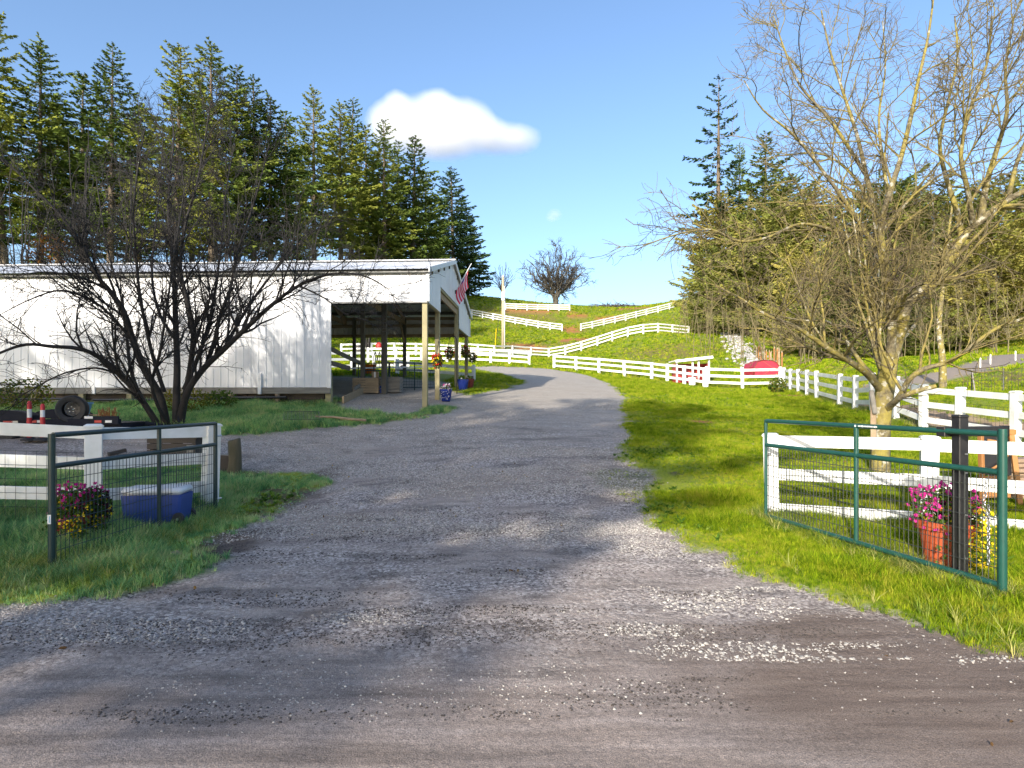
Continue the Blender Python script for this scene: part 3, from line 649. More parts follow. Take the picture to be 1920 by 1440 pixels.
bpart('door_header', (.06, 2.2, 5.26), (.06, 6.5, 5.26), .09, .10, M['wood_post'])
bpart('door_header', (.06, 0.1, LOW + .02), (.06, 2.2, LOW + .02), .09, .10, M['wood_post'])
bpart('door_header', (.06, 6.5, LOW + .02), (.06, 9.6, LOW + .02), .09, .10, M['wood_post'])
# open bay: posts that stand on the ground
def bpost(x, y, top, w=.14, mat='wood_post', base=None):
    p_ = BW(x, y, 0); g = gz(p_.x, p_.y) - .08 if base is None else base
    mb = MB().box((p_.x, p_.y, (g + top) / 2), (w, w, top - g), BROT, .008); return part('post', mb, M[mat], barn)
bpost(.09, .09, LOW + .05, .15); bpost(.10, 2.2, 5.25, .15); bpost(.10, 6.5, 5.25, .15); bpost(.10, DEP - .12, LOW + .05)
bpost(2.95, .10, BOT + .02, .17)
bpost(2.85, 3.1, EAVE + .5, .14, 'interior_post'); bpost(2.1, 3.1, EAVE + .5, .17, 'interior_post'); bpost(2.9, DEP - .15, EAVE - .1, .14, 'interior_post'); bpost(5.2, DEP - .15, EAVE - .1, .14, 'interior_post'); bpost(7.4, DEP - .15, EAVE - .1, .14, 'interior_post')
bpost(3.35, 1.3, 2.45, .12); bpost(5.6, 3.1, EAVE + .5)
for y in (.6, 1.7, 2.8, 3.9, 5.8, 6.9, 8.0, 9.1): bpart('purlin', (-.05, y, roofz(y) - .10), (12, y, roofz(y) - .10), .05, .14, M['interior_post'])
for x in (.1, 2.9, 5.6, 8.4):
    bpart('rafter', (x, .1, EAVE - .17), (x, DEP / 2, EAVE + RISE - .20), .06, .24, M['wood_tan']); bpart('rafter', (x, DEP / 2, EAVE + RISE - .20), (x, DEP - .1, EAVE - .17), .06, .24, M['wood_tan'])
    bpart('tie_beam', (x, .1, EAVE - .28), (x, DEP - .1, EAVE - .28), .06, .2, M['wood_tan'])
for z in (4.5, 4.95, 5.28): bpart('girt', (.1, DEP - .06, z), (8, DEP - .06, z), .06, .14, M['wood_tan'])
bpart('knee_brace', (2.9, DEP - .2, 4.2), (2.9, DEP - 1.1, 5.1), .06, .14, M['wood_tan'])
# foot of the long wall: skirt board, short posts, timbers behind
bpart('skirt_board', (2.86, -.03, BOT - .10), (8.5, -.03, BOT - .10), .05, .17, M['wood_grey']); bpart('skirt_board', (8.505, -.03, BOT - .10), (14.0, -.03, BOT - .10), .05, .17, M['wood_grey']); bpart('skirt_board', (14.005, -.03, BOT - .10), (24.0, -.03, BOT - .10), .05, .17, M['wood_grey'])
def xloc(u):   # position along the wall seen at column u
    c = (u - 960) / FPX; return (B0.x - c * B0.y) / (math.cos(BA) + c * math.sin(BA))
for u in (-40, 66, 155, 245, 435, 521):
    x = xloc(u); p_ = BW(x, -.02, 0); g = gz(p_.x, p_.y) - .15
    mb = MB().box((p_.x, p_.y, (g + BOT - .19) / 2), (.16 if u != 521 else .10, .12, BOT - .19 - g), BROT, .008); part('footing_post', mb, M['wood_post'] if u != 521 else M['wood_tan'], barn)
tz = [1.70, 1.50, 1.30]
for k, z in enumerate(tz):
    x = 3.1
    while x < 17:
        L = R.uniform(1.6, 3.2); bpart('foundation_timber', (x, .16 + .03 * R.random(), z), (min(x + L, 18) - .02, .16 + .03 * R.random(), z), .14, .185, M['wood_dark'] if R.random() < .7 else M['wood_grey'], .01); x += L
for (u0, u1, z) in ((355, 540, 1.66), (180, 420, 1.60), (-60, 150, 1.62)):
    mb = MB().tube([BW(xloc(u0), -.12, z), BW(xloc(u1), -.12, z + .02)], .035, 8); part('pipe', mb, M['black'], barn)
for u in (179, 489):
    x = xloc(u); bpart('drain_spout', (x, -.075, BOT + (.02 if u < 300 else .42)), (x, -.075, BOT - .20), .10, .05, M['trim_light'])

# ------------------------------------------------------------------ things in and round the open bay
def loc_g(u, v): 
    x, y = ground(u, v); return Vector((x, y, gz(x, y)))
def blossoms(par, name, mat, pts, size, rs):
    vs = []; fs = []
    for p_ in pts:
        n = Vector((rs.gauss(0, .6), rs.gauss(-.7, .5), rs.gauss(.5, .5))).normalized(); a = n.orthogonal().normalized(); b_ = n.cross(a); s = size * rs.uniform(.7, 1.2); o = len(vs)
        vs.append(Vector(p_) + n * s * .15)
        for k in range(10):
            t = 2 * PI * k / 10; rr = s * (1 if k % 2 == 0 else .62); vs.append(Vector(p_) + (a * math.cos(t) + b_ * math.sin(t)) * rr)
        fs += [(o, o + 1 + k, o + 1 + (k + 1) % 10) for k in range(10)]
    mb = MB(); mb.v = vs; mb.f = fs; o = obj(name, mb.mesh(name, mat, fix=False), par, kind='stuff'); return o
def leaves(par, name, mat, pts, ln, wd, rs, up=.2):
    vs = []; fs = []
    for p_ in pts:
        d = Vector((rs.gauss(0, 1), rs.gauss(0, 1), rs.gauss(up, .7))).normalized(); a = d.orthogonal().normalized(); a = (a + d.cross(a) * rs.uniform(-1, 1)).normalized(); L = ln * rs.uniform(.6, 1.2); w = wd * rs.uniform(.7, 1.2); o = len(vs); c = Vector(p_)
        vs += [c - d * L * .5, c + a * w, c + d * L * .5, c - a * w]; fs.append((o, o + 1, o + 2, o + 3))
    mb = MB(); mb.v = vs; mb.f = fs; return obj(name, mb.mesh(name, mat, fix=False), par, kind='stuff')
def in_ball(n, c, r, rs, shell=.5):
    out = []
    while len(out) < n:
        p_ = Vector((rs.uniform(-1, 1), rs.uniform(-1, 1), rs.uniform(-1, 1)))
        if shell < p_.length <= 1: out.append(Vector((c[0] + p_.x * r[0], c[1] + p_.y * r[1], c[2] + p_.z * r[2])))
    return out
def hanging(u, v, Y, r, label, cols, hook_to, seed):
    rs = random.Random(seed); p_ = Vector(((u - 960) / FPX * Y, Y, CAM_H + (HV - v) / FPX * Y))
    t = thing('hanging_basket', label, 'hanging basket', p_, group='hanging flower baskets by the barn')
    part('bowl', MB().lathe((0, 0, -.06), [(.02, -r * .55), (r * .5, -r * .45), (r * .72, 0), (r * .66, 0), (r * .4, -r * .3)], 14), M['wood_dark'], t, 40)
    leaves(t, 'foliage', M['plantleaf'], in_ball(260, (0, 0, -.03), (r, r, r * 1.25), rs, .3), .09, .028, rs)
    for k, (mat, n, dz, rr) in enumerate(cols): blossoms(t, 'blossoms', M[mat], in_ball(n, (0, 0, dz * r), (r * 1.05 * rr, r * 1.05 * rr, r * .8 * rr), rs, .75), .030, rs)
    mb = MB()
    hk = Vector(hook_to)
    for k in range(3):
        a = 2 * PI * k / 3; mb.tube([(math.cos(a) * r * .7, math.sin(a) * r * .7, -.05), hk], .006, 5)
    part('hanger', mb, M['black'], t)
hanging(820, 675, 18.62, .185, 'fullest red and yellow hanging flower basket, on the second bay post', [('redpet', 60, .35, 1), ('yellow', 55, -.2, 1), ('redpet', 28, -.9, .8)], (0.02, .24, .62), 1)
hanging(843, 662, 21.4, .19, 'flat-topped red and yellow hanging basket between two posts of the open bay', [('redpet', 60, .35, 1), ('yellow', 55, -.6, .95)], (0, 0, .55), 2)
hanging(873, 658, 26.4, .22, 'hanging basket with shade put into its dark reds, on the rear corner post', [('redpet', 70, .3, 1), ('rust_leaf', 60, -.4, 1)], (-.05, .3, .6), 3)  # dark red and rust petals put the shade into the colour
hanging(886, 669, 26.6, .20, 'hanging basket with shade put into its brown colours, rightmost of the baskets by the barn', [('rust_leaf', 70, .2, 1), ('orange', 14, .3, 1)], (-.2, 0, .75), 4)  # brown petals carry the shade of this basket in their colour
# the hook stand that carries the second basket
g_ = at(843, 21.4); t = thing('hook_stand', 'thin black shepherd hook stand carrying a basket beside the bay post', 'plant hook', (g_.x + .26, 21.4, g_.z))
hz = CAM_H + (HV - 662) / FPX * 21.4 + .55 - g_.z
part('stem', MB().tube([(0, 0, -.1), (0, 0, hz - .1), (-.05, 0, hz + .03), (-.14, 0, hz + .07), (-.23, 0, hz + .03), (-.262, 0, hz - .02)], .016, 7), M['black'], t, True)
part('foot', MB().tube([(-.12, 0, .12), (.12, 0, .12)], .012, 6), M['black'], t)
def bluepot(u, v, r, h, label, mat, cols, n, seed, group=None):
    rs = random.Random(seed); p_ = loc_g(u, v); t = thing('flower_pot', label, 'flower pot', p_, group=group)
    part('pot', MB().lathe((0, 0, 0), [(r * .68, 0), (r * .8, h * .15), (r * .98, h * .75), (r * 1.05, h * .86), (r * 1.05, h), (r * .9, h), (r * .88, h * .9)], 22), M[mat], t, 40)
    part('soil', MB().lathe((0, 0, h * .9), [(r * .87, 0), (.01, .02)], 16), M['soil_pot'], t, True)
    leaves(t, 'foliage', M['plantleaf'], in_ball(n, (0, 0, h * 1.0), (r * 1.05, r * 1.05, r * .8), rs, .2), .10, .02, rs, .6)
    for mat_, k, dz, dx in cols: blossoms(t, 'blossoms', M[mat_], in_ball(k, (0, -.05, h * (1.08 + dz)), (r * 1.1, r * 1.1, r * .7), rs, .5), .028, rs)
    return t
t = bluepot(836, 753, .19, .40, 'dark blue glazed pot of white flowers at the foot of the second bay post', 'blue_pot', [('whitepet', 60, .05, 0), ('magenta', 14, .05, 0)], 130, 11, 'blue pots beside the barn')
rs = random.Random(5); blossoms(t, 'trailing_blossoms', M['whitepet'], [(rs.uniform(-.13, .13), -.20 - rs.uniform(0, .02), rs.uniform(.08, .38)) for _ in range(30)], .015, rs)
bluepot(868, 732, .215, .42, 'dark blue glazed pot standing in the shade by the third bay post', 'blue_pot', [('whitepet', 8, 0, 0)], 40, 12, 'blue pots beside the barn')
bluepot(881, 728, .17, .38, 'dark red clay pot behind the shaded blue pot', 'terra_dk', [('rust_leaf', 14, 0, 0)], 50, 13)

# flag on the gable
ft = Vector(((884 - 960) / FPX * 23.0, 23.0, CAM_H + (HV - 494) / FPX * 23.0)); fb = BW(-.03, 5.35, CAM_H + (HV - 548) / FPX * 22.9)
t = thing('flag', 'red and white striped flag drooping from a short white pole on the barn gable', 'flag', fb)
d = ft - fb; part('flag_pole', MB().tube([(0, 0, 0), d], .016, 8), M['trim_light'], t, True); part('bracket', MB().box((.0, 0, 0), (.08, .08, .14), None, .01), M['black'], t)
m, nt, b = new_mat('flag_stripes'); at_ = nd(nt, 'ShaderNodeAttribute', attribute_name='stripe'); 
st = math_(nt, 'GREATER_THAN', math_(nt, 'FRACT', math_(nt, 'MULTIPLY', at_.outputs['Fac'], 6.5)), .5)
cv = nd(nt, 'ShaderNodeAttribute', attribute_name='canton').outputs['Fac']
nt.links.new(mixc(nt, math_(nt, 'GREATER_THAN', cv, .5), mixc(nt, st, (.50, .008, .035), (.55, .42, .46)), (.03, .04, .18)), b.inputs['Base Color']); b.inputs['Roughness'].default_value = .8
nu, nv = 26, 40; vs = []; sa = []; ca = []
for j in range(nv):
    for i in range(nu):
        s_ = i / (nu - 1); h_ = j / (nv - 1)                      # s_ along the hoist (pole), h_ along the fly
        p0 = d * (.84 - .80 * s_); fall = Vector((.14, -.16, -.66)) * h_ + Vector((-.10 * math.sin(h_ * 2.5), 0, 0))
        fold = math.sin(s_ * 9 + h_ * 2.2) * .055 * min(1, h_ * 3 + .15)
        vs.append(p0 * (1) + fall + Vector((fold * .4, fold, 0)) + Vector((.09 * h_ * (s_ - .5), .05 * math.sin(s_ * 4), 0)) - d * .18 * h_ * (.5 - s_)); sa.append(s_); ca.append(1.0 if (s_ < .5 and h_ < .36 and s_ > .28) else 0.0)
me = np_mesh('cloth', vs, [(j * nu + i, j * nu + i + 1, (j + 1) * nu + i + 1, (j + 1) * nu + i) for j in range(nv - 1) for i in range(nu - 1)], m, True)
for n_, arr in (('stripe', sa), ('canton', ca)): me.attributes.new(n_, 'FLOAT', 'POINT').data.foreach_set('value', np.array(arr, np.float32))
obj('cloth', me, t)

# stored things under the roof
def crate(name, label, cat, p_, size, rz, mat, slat=.09, group=None):
    t = thing(name, label, cat, p_, rz, group); w, dpt, h = size
    n = max(2, round(h / slat)); 
    for sgn in (-1, 1):
        for k in range(n): part('slat', MB().box((0, sgn * dpt / 2, (k + .5) * h / n), (w, .02, h / n - .014), None, .003), M[mat], t)
        for k in range(n): part('slat', MB().box((sgn * w / 2, 0, (k + .5) * h / n), (.02, dpt - .03, h / n - .014), None, .003), M[mat], t)
    for sx in (-1, 1):
        for sy in (-1, 1): part('corner_batten', MB().box((sx * (w / 2 - .04), sy * (dpt / 2 - .03), h / 2), (.05, .04, h), None, .003), M[mat], t)
    part('floor_board', MB().box((0, 0, .03), (w - .04, dpt - .04, .03)), M[mat], t); return t
crate('wooden_crate', 'long slatted wooden crate under the open bay roof', 'crate', loc_g(688, 737), (.86, .55, .52), .05, 'wood_tan')
crate('grey_crate', 'tall grey slatted crate stacked beside the interior post', 'crate', loc_g(739, 736), (.5, .5, .55), -.05, 'wood_grey', .11)
def carton(name, label, cat, p_, size, rz, mat, lid=True):
    t = thing(name, label, cat, p_, rz); w, dp, h = size
    part('body', MB().box((0, 0, h / 2), size, None, .006), M[mat], t)
    for sy in (-1, 1): part('flap', MB().box((0, sy * dp * .25, h + .005), (w, dp * .49, .008), Matrix.Rotation(sy * .06, 3, 'X')), M[mat], t)
    part('tape', MB().box((0, -dp / 2 - .001, h * .5), (.06, .004, h)), M['trim_light'], t); return t
p_ = loc_g(703, 737); carton('cardboard_box', 'small pale cardboard box on top of the slatted crate', 'box', p_ + Vector((0, .05, .535)), (.22, .22, .20), .1, 'wood_tan')
def tub(name, label, cat, p_, r0, r1, h, mat, hd=True, rz=0):
    t = thing(name, label, cat, p_, rz)
    part('body', MB().lathe((0, 0, 0), [(.02, 0), (r0, 0), (r1, h), (r1 * .93, h), (r0 * .9, .03), (.02, .03)], 22, cap=False), M[mat], t, 40)
    part('rim', MB().lathe((0, 0, h), [(r1 * .97, -.03), (r1 * 1.07, -.03), (r1 * 1.07, .012), (r1 * .97, .012)], 22, cap=False), M[mat], t, 40)
    if hd: part('handle', MB().tube([(-r1 * 1.05, 0, h * .9), (-r1 * .8, -r1 * .5, h * .72), (0, -r1 * 1.12, h * .55), (r1 * .8, -r1 * .5, h * .72), (r1 * 1.05, 0, h * .9)], .006, 5), M['zinc'], t)
    return t
tub('blue_bucket', 'blue plastic bucket on the ground by the interior post', 'bucket', loc_g(713, 737), .13, .16, .24, 'blue')
tub('orange_bucket', 'orange bucket set on the rail behind the opening edge', 'bucket', BW(3.3, 5.5, 2.62), .2, .24, .34, 'orange')
for k, (a, b_, lab_) in enumerate((((643, 757), (683, 737), 'long plank lying on the gravel floor of the bay'), ((664, 744), (684, 733), 'short wide board resting on the end of the long plank'))):
    A_, B_ = loc_g(*a), loc_g(*b_); A_.z += .10 + .06 * k; B_.z += .12 + .10 * k
    tag(obj('plank', MB().bar((0, 0, 0), B_ - A_, .06, .24 if k == 0 else .30, up=(0, .35, 1), bev=.006).mesh('plank', M['wood_tan'] if k == 0 else M['wood_grey']), loc=A_), lab_, 'plank')
# coiled rope / hose hanging by the wall edge
t = thing('hanging_rope', 'tan rope drooping from the short post inside the bay', 'rope', BW(3.32, 1.22, 2.25)); pts = []
for k in range(24):
    s_ = k / 23; pts.append((.10 * s_ + .25 * s_ ** 3, -.04, -.95 * math.sin(min(s_ * 1.35, 1) * PI / 2) + .12 * max(0, s_ - .75) * 2))
part('strand', MB().tube(pts, .028, 7), M['wood_orange'], t, True); part('knot', MB().lathe((0, 0, -.02), [(.02, -.05), (.05, -.02), (.05, .03), (.02, .05)], 10), M['wood_orange'], t, True)
# pipe corral panels in the bay
def pipe_panel(label, a, b_, h, group):
    a, b_ = Vector(a), Vector(b_); t = thing('corral_panel', label, 'corral panel', a, group=group); d = b_ - a
    for f in (.0, 1.0, .5):
        q = d * f; part('upright', MB().tube([(q.x, q.y, q.z), (q.x, q.y, q.z + h)], .02, 7), M['green_dk'], t, True)
    for z in (h, h * .74, .10): part('rail', MB().tube([(0, 0, z), (d.x, d.y, d.z + z)], .02, 7), M['green_dk'], t, True)
    mb = MB(); n = int(d.length / .1)
    for i in range(1, n): q = d * (i / n); mb.tube([(q.x, q.y, q.z + .1), (q.x, q.y, q.z + h * .74)], .005, 4, False)
    for k in range(1, 6): mb.tube([(0, 0, .1 + h * .64 * k / 6), (d.x, d.y, d.z + .1 + h * .64 * k / 6)], .005, 4, False)
    part('wire_mesh', mb, M['green_dk'], t, kind='stuff')
def wz(u, v): return loc_g(u, v)
pipe_panel('dark pipe corral panel left of the second interior post', wz(672, 735), wz(729, 732), 1.0, 'corral panels under the barn roof')
pipe_panel('dark pipe corral panel with mesh between the interior post and the front corner post', wz(731, 732), wz(822, 731), 1.0, 'corral panels under the barn roof')
# board rail sloping down into the bay
for (a, b_) in (((622, 655, 21.0), (682, 684, 24.5)), ((622, 681, 20.2), (656, 691, 21.0))):
    A_, B_ = Vector(P(*a)), Vector(P(*b_)); part('bay_rail', MB().bar(A_, B_, .05, .16, bev=.005), M['wood_grey'], barn)
part('bay_rail', MB().bar(P(640, 691, 21.0), P(836, 687, 24.5), .05, .05, bev=.005), M['trim_light'], barn)
for u in (692, 700): 
    t = thing('halter', ['black halter hung on the interior post', 'black lead rope hung beside the halter'][u > 695], 'tack', P(u + 12, 660, 20.4)); part('loop', MB().tube([(0, -.05, 0), (-.06, -.06, -.2), (-.02, -.06, -.42), (.06, -.06, -.40), (.07, -.06, -.15), (0, -.05, 0)], .012, 5), M['black'], t, True); part('tail', MB().tube([(0, -.06, 0), (.01, -.07, -.5)], .01, 5), M['black'], t)
SHADE = [(-8.0, -7.0, 12, 'shade_a', 1.0), (-10.5, -8.5, 12, 'shade_b', 1.15), (-13.5, -6.5, 12, 'shade_a', 1.0), (-17, -7.5, 13.2, 'shade_b', 1.15), (-20, -6, 12.8, 'shade_a', 1.0), (-23.5, -6, 13.2, 'shade_b', 1.15), (-27, -4, 12.4, 'shade_a', 1.0), (-31, -3, 13, 'shade_b', 1.15)]
SHADE_LABEL = ['dense conifer across the lane nearest the drive, just behind the viewpoint', 'pointed fir second from the drive across the lane', 'dense conifer third from the drive across the lane', 'pointed fir fourth from the drive across the lane', 'dense conifer fifth from the drive across the lane', 'pointed fir sixth from the drive across the lane', 'dense conifer seventh from the drive across the lane', 'pointed fir at the far end of the row across the lane']
# ------------------------------------------------------------------ trees
def tubes_mesh(name, polys, mat, sides=lambda r: 7 if r > .06 else (5 if r > .02 else 3)):
    """polys: list of (points (n,3), radii (n,)); one mesh of tapered tubes"""
    groups = {}
    for p_, r_ in polys: groups.setdefault((len(p_), sides(r_[0])), []).append((p_, r_))
    V = []; F = []; off = 0
    for (n, k), L in groups.items():
        Pn = np.array([a for a, _ in L]); Rn = np.array([b_ for _, b_ in L])
        T = np.gradient(Pn, axis=1); T /= np.linalg.norm(T, axis=2, keepdims=True) + 1e-9
        ref = np.where(np.abs(T[:, :1, 2:3]) > .8, np.array([1., 0, 0]), np.array([0, 0, 1.])); ref = np.broadcast_to(ref, T.shape)
        A_ = np.cross(T, ref); A_ /= np.linalg.norm(A_, axis=2, keepdims=True) + 1e-9; B_ = np.cross(T, A_)
        ang = 2 * PI * np.arange(k) / k
        vv = Pn[:, :, None] + (A_[:, :, None] * np.cos(ang)[:, None] + B_[:, :, None] * np.sin(ang)[:, None]) * Rn[:, :, None, None]
        m_ = len(L); ii = off + np.arange(m_ * n * k).reshape(m_, n, k); nx_ = np.roll(ii, -1, 2)
        F.append(np.stack([ii[:, :-1], nx_[:, :-1], nx_[:, 1:], ii[:, 1:]], -1).reshape(-1, 4)); V.append(vv.reshape(-1, 3)); off += m_ * n * k
    return np_mesh(name, np.concatenate(V), np.concatenate(F), mat, True)
def unit(v): return v / (np.linalg.norm(v) + 1e-9)
def smooth_path(pts, per=4):
    pts = np.array(pts, float); n = len(pts); out = []
    for i in range(n - 1):
        p0, p1, p2, p3 = pts[max(i - 1, 0)], pts[i], pts[i + 1], pts[min(i + 2, n - 1)]
        for t in np.arange(per) / per:
            out.append(.5 * ((2 * p1) + (-p0 + p2) * t + (2 * p0 - 5 * p1 + 4 * p2 - p3) * t * t + (-p0 + 3 * p1 - 3 * p2 + p3) * t ** 3))
    out.append(pts[-1]); return np.array(out)
class Bare:
    """bare deciduous tree: main limbs are given, finer branches grow from them"""
    def __init__(s, seed, levels): s.r = np.random.default_rng(seed); s.lv = levels; s.out = [[] for _ in range(len(levels) + 1)]
    def limb(s, pts, r0, r1, lvl=0, per=4, wob=.0):
        p_ = smooth_path(pts, per); n = len(p_); 
        if wob: p_[1:-1] += s.r.normal(0, wob, (n - 2, 3))
        t = np.linspace(0, 1, n); r_ = r0 + (r1 - r0) * t ** .85; s.out[0].append((p_, r_)); s.kids(p_, r_, lvl)
    def kids(s, p_, r_, lvl):
        if lvl >= len(s.lv): return
        L = s.lv[lvl]; seg = np.linalg.norm(np.diff(p_, axis=0), axis=1); cum = np.concatenate([[0], np.cumsum(seg)]); tot = cum[-1]
        n = s.r.poisson(max(.2, tot * (1 - L['start']) * L['dens'])); n = max(n, L.get('min', 0))
        for _ in range(n):
            d = tot * (L['start'] + (1 - L['start']) * s.r.random()); i = min(np.searchsorted(cum, d) , len(p_) - 1); i = max(i, 1)
            f = (d - cum[i - 1]) / max(cum[i] - cum[i - 1], 1e-6); b0 = p_[i - 1] + (p_[i] - p_[i - 1]) * f; rr = r_[i - 1] + (r_[i] - r_[i - 1]) * f
            ax = unit(p_[i] - p_[i - 1]); q = s.r.normal(size=3); q = unit(q - ax * (q @ ax)); a = math.radians(s.r.uniform(*L['ang']))
            dr = unit(ax * math.cos(a) + q * math.sin(a) + np.array(L.get('bias', (0, 0, 0))))
            rem = 1 - .55 * d / tot
            ln = s.r.uniform(*L['len']) * (rem if L.get('taper', True) else 1); r0 = min(rr * L['rr'], L['rmax']); r0 = max(r0, L['rmin'])
            m = L['seg']; st = ln / m; pp = [b0]; c = b0; dd = dr
            for k in range(m):
                dd = unit(dd + s.r.normal(0, L['wig'], 3) + np.array(L.get('trop', (0, 0, 0))) * (k + 1) / m); c = c + dd * st; pp.append(c)
            pp = np.array(pp); pr = np.linspace(r0, max(r0 * .3, L['rmin'] * .7), m + 1); s.out[lvl + 1].append((pp, pr)); s.kids(pp, pr, lvl + 1)
    def build(s, root, mats, names=('trunk', 'branches', 'twigs', 'twigs', 'fine_twigs')):
        base = np.array(root.location); merged = {}
        for i, L in enumerate(s.out):
            if L: merged.setdefault((names[i], mats[i]), []).extend([(p_ - base, r_) for p_, r_ in L])
        for (nm, mt), L in merged.items():
            o = obj(nm, tubes_mesh(nm, L, M[mt]), root)
            if nm != 'trunk': o['kind'] = 'stuff'
def uvY(pts): return [P(*p_) for p_ in pts]

# --- the dark many-stemmed tree in front of the barn
bt = at(312, 13.6); tr = thing('bare_tree', 'dark many-stemmed bare tree spreading in front of the white barn wall', 'tree', bt)
LV = [dict(start=.12, dens=4.2, ang=(18, 55), len=(.9, 2.6), rr=.55, rmax=.03, rmin=.009, seg=7, wig=.13, bias=(0, 0, .35), trop=(0, 0, .10)),
      dict(start=.1, dens=8.0, ang=(25, 65), len=(.35, 1.1), rr=.6, rmax=.012, rmin=.0055, seg=5, wig=.2, bias=(0, 0, .1)),
      dict(start=.1, dens=8.0, ang=(25, 70), len=(.15, .55), rr=.6, rmax=.006, rmin=.0038, seg=3, wig=.25)]
B = Bare(21, LV); z0 = bt.z
def lim(pts, r0, r1, **k): B.limb(uvY(pts), r0, r1, **k)
Yb = 13.6
lim([(300, 803, Yb), (262, 745, 13.4), (225, 703, 13.1), (190, 672, 12.8), (150, 654, 12.5), (100, 650, 12.3), (50, 646, 12.1), (0, 662, 12.0), (-50, 690, 11.9)], .075, .018)
lim([(312, 803, Yb), (300, 745, 13.5), (272, 695, 13.3), (250, 640, 13.2), (232, 585, 13.0), (205, 545, 12.9), (180, 515, 12.8), (150, 455, 12.6), (110, 400, 12.4), (60, 350, 12.2), (10, 300, 12.0)], .10, .012)
lim([(290, 785, 13.7), (258, 730, 13.9), (243, 680, 14.0), (236, 610, 14.2), (228, 560, 14.3), (205, 480, 14.4), (190, 400, 14.5), (180, 330, 14.6)], .055, .010)
lim([(330, 803, Yb), (331, 740, 13.6), (332, 680, 13.7), (329, 600, 13.7), (327, 540, 13.8), (322, 470, 13.8), (316, 400, 13.8), (318, 330, 13.9), (326, 260, 14.0), (318, 190, 14.0)], .095, .010)
lim([(338, 800, Yb), (350, 730, 13.5), (358, 680, 13.4), (362, 620, 13.2), (350, 560, 13.1), (338, 500, 13.0), (348, 420, 12.9), (368, 350, 12.8), (383, 270, 12.8), (395, 190, 12.8)], .08, .010)
lim([(335, 795, Yb), (352, 735, 13.4), (383, 690, 13.2), (420, 655, 13.0), (465, 612, 12.8), (500, 580, 12.6), (545, 545, 12.5), (590, 522, 12.4), (640, 512, 12.3), (690, 520, 12.2), (728, 542, 12.2)], .085, .010)
lim([(385, 690, 13.3), (402, 640, 13.4), (413, 590, 13.5), (432, 540, 13.6), (446, 470, 13.7), (470, 400, 13.8), (490, 330, 13.9), (505, 270, 14.0)], .055, .010)
lim([(345, 730, 13.6), (375, 660, 13.9), (395, 590, 14.2), (408, 510, 14.4), (418, 430, 14.6), (425, 350, 14.7), (440, 270, 14.8)], .055, .010)
lim([(308, 735, 13.5), (290, 680, 13.3), (275, 620, 13.1), (262, 550, 13.0), (254, 470, 12.9), (250, 400, 12.8), (258, 320, 12.8), (272, 240, 12.8)], .05, .010)
lim([(420, 655, 13.0), (450, 600, 13.3), (490, 540, 13.6), (530, 490, 13.9), (565, 450, 14.2), (600, 425, 14.4)], .045, .010)
lim([(332, 640, 13.7), (300, 590, 14.2), (285, 520, 14.6), (290, 440, 15.0), (300, 350, 15.2), (305, 260, 15.3)], .045, .010)
lim([(225, 703, 13.1), (180, 690, 12.7), (120, 700, 12.4), (60, 730, 12.2), (20, 755, 12.0)], .028, .008)
lim([(250, 640, 13.2), (190, 575, 12.8), (120, 545, 12.5), (60, 560, 12.3), (0, 590, 12.2)], .04, .008)
lim([(205, 545, 12.9), (150, 520, 12.7), (80, 510, 12.5), (20, 520, 12.3)], .035, .008)
lim([(560, 535, 12.5), (610, 560, 12.4), (650, 590, 12.3), (690, 600, 12.3)], .022, .006)
lim([(320, 800, 13.6), (300, 770, 13.1), (285, 720, 12.6), (300, 660, 12.2), (315, 560, 11.9), (330, 460, 11.8), (345, 360, 11.8)], .05, .010)
B.build(tr, ['bark_dk', 'bark_dk', 'bark_dk', 'bark_dk'])

# --- the big lichen-covered tree behind the right-hand gate
bt = at(1650, 9.7); tr = thing('lichen_tree', 'large bare tree with yellow lichen bark behind the green right-hand gate', 'tree', bt)
LV = [dict(start=.12, dens=3.4, ang=(25, 65), len=(.9, 2.4), rr=.55, rmax=.035, rmin=.009, seg=7, wig=.16, bias=(0, 0, .2), trop=(0, 0, .05)),
      dict(start=.1, dens=8.5, ang=(25, 70), len=(.35, 1.1), rr=.6, rmax=.012, rmin=.005, seg=5, wig=.24, bias=(0, 0, .05)),
      dict(start=.1, dens=7, ang=(25, 75), len=(.12, .5), rr=.6, rmax=.0055, rmin=.0034, seg=3, wig=.3)]
B = Bare(33, LV)
B.limb(uvY([(1651, 900, 9.7), (1651, 850, 9.7), (1652, 800, 9.7), (1657, 750, 9.7), (1664, 700, 9.7), (1668, 660, 9.7)]), .148, .138, lvl=9)
B.limb(uvY([(1663, 700, 9.72), (1680, 645, 9.68), (1692, 605, 9.6), (1703, 570, 9.5), (1740, 535, 9.4), (1780, 485, 9.3), (1802, 450, 9.2), (1840, 412, 9.1), (1890, 375, 9.0), (1950, 345, 8.9), (2020, 320, 8.8)]), .115, .03)
B.limb(uvY([(1660, 700, 9.75), (1641, 640, 9.8), (1638, 570, 9.9), (1642, 510, 10.0), (1648, 450, 10.1), (1640, 390, 10.2), (1625, 330, 10.3), (1606, 250, 10.4), (1580, 170, 10.5), (1555, 90, 10.6), (1540, 20, 10.7)]), .085, .012)
B.limb(uvY([(1668, 690, 9.7), (1672, 620, 9.5), (1668, 560, 9.4), (1660, 500, 9.3), (1652, 440, 9.2), (1662, 380, 9.1), (1688, 300, 9.0), (1708, 220, 8.9), (1722, 150, 8.8), (1740, 70, 8.8), (1750, 0, 8.8)]), .08, .012)
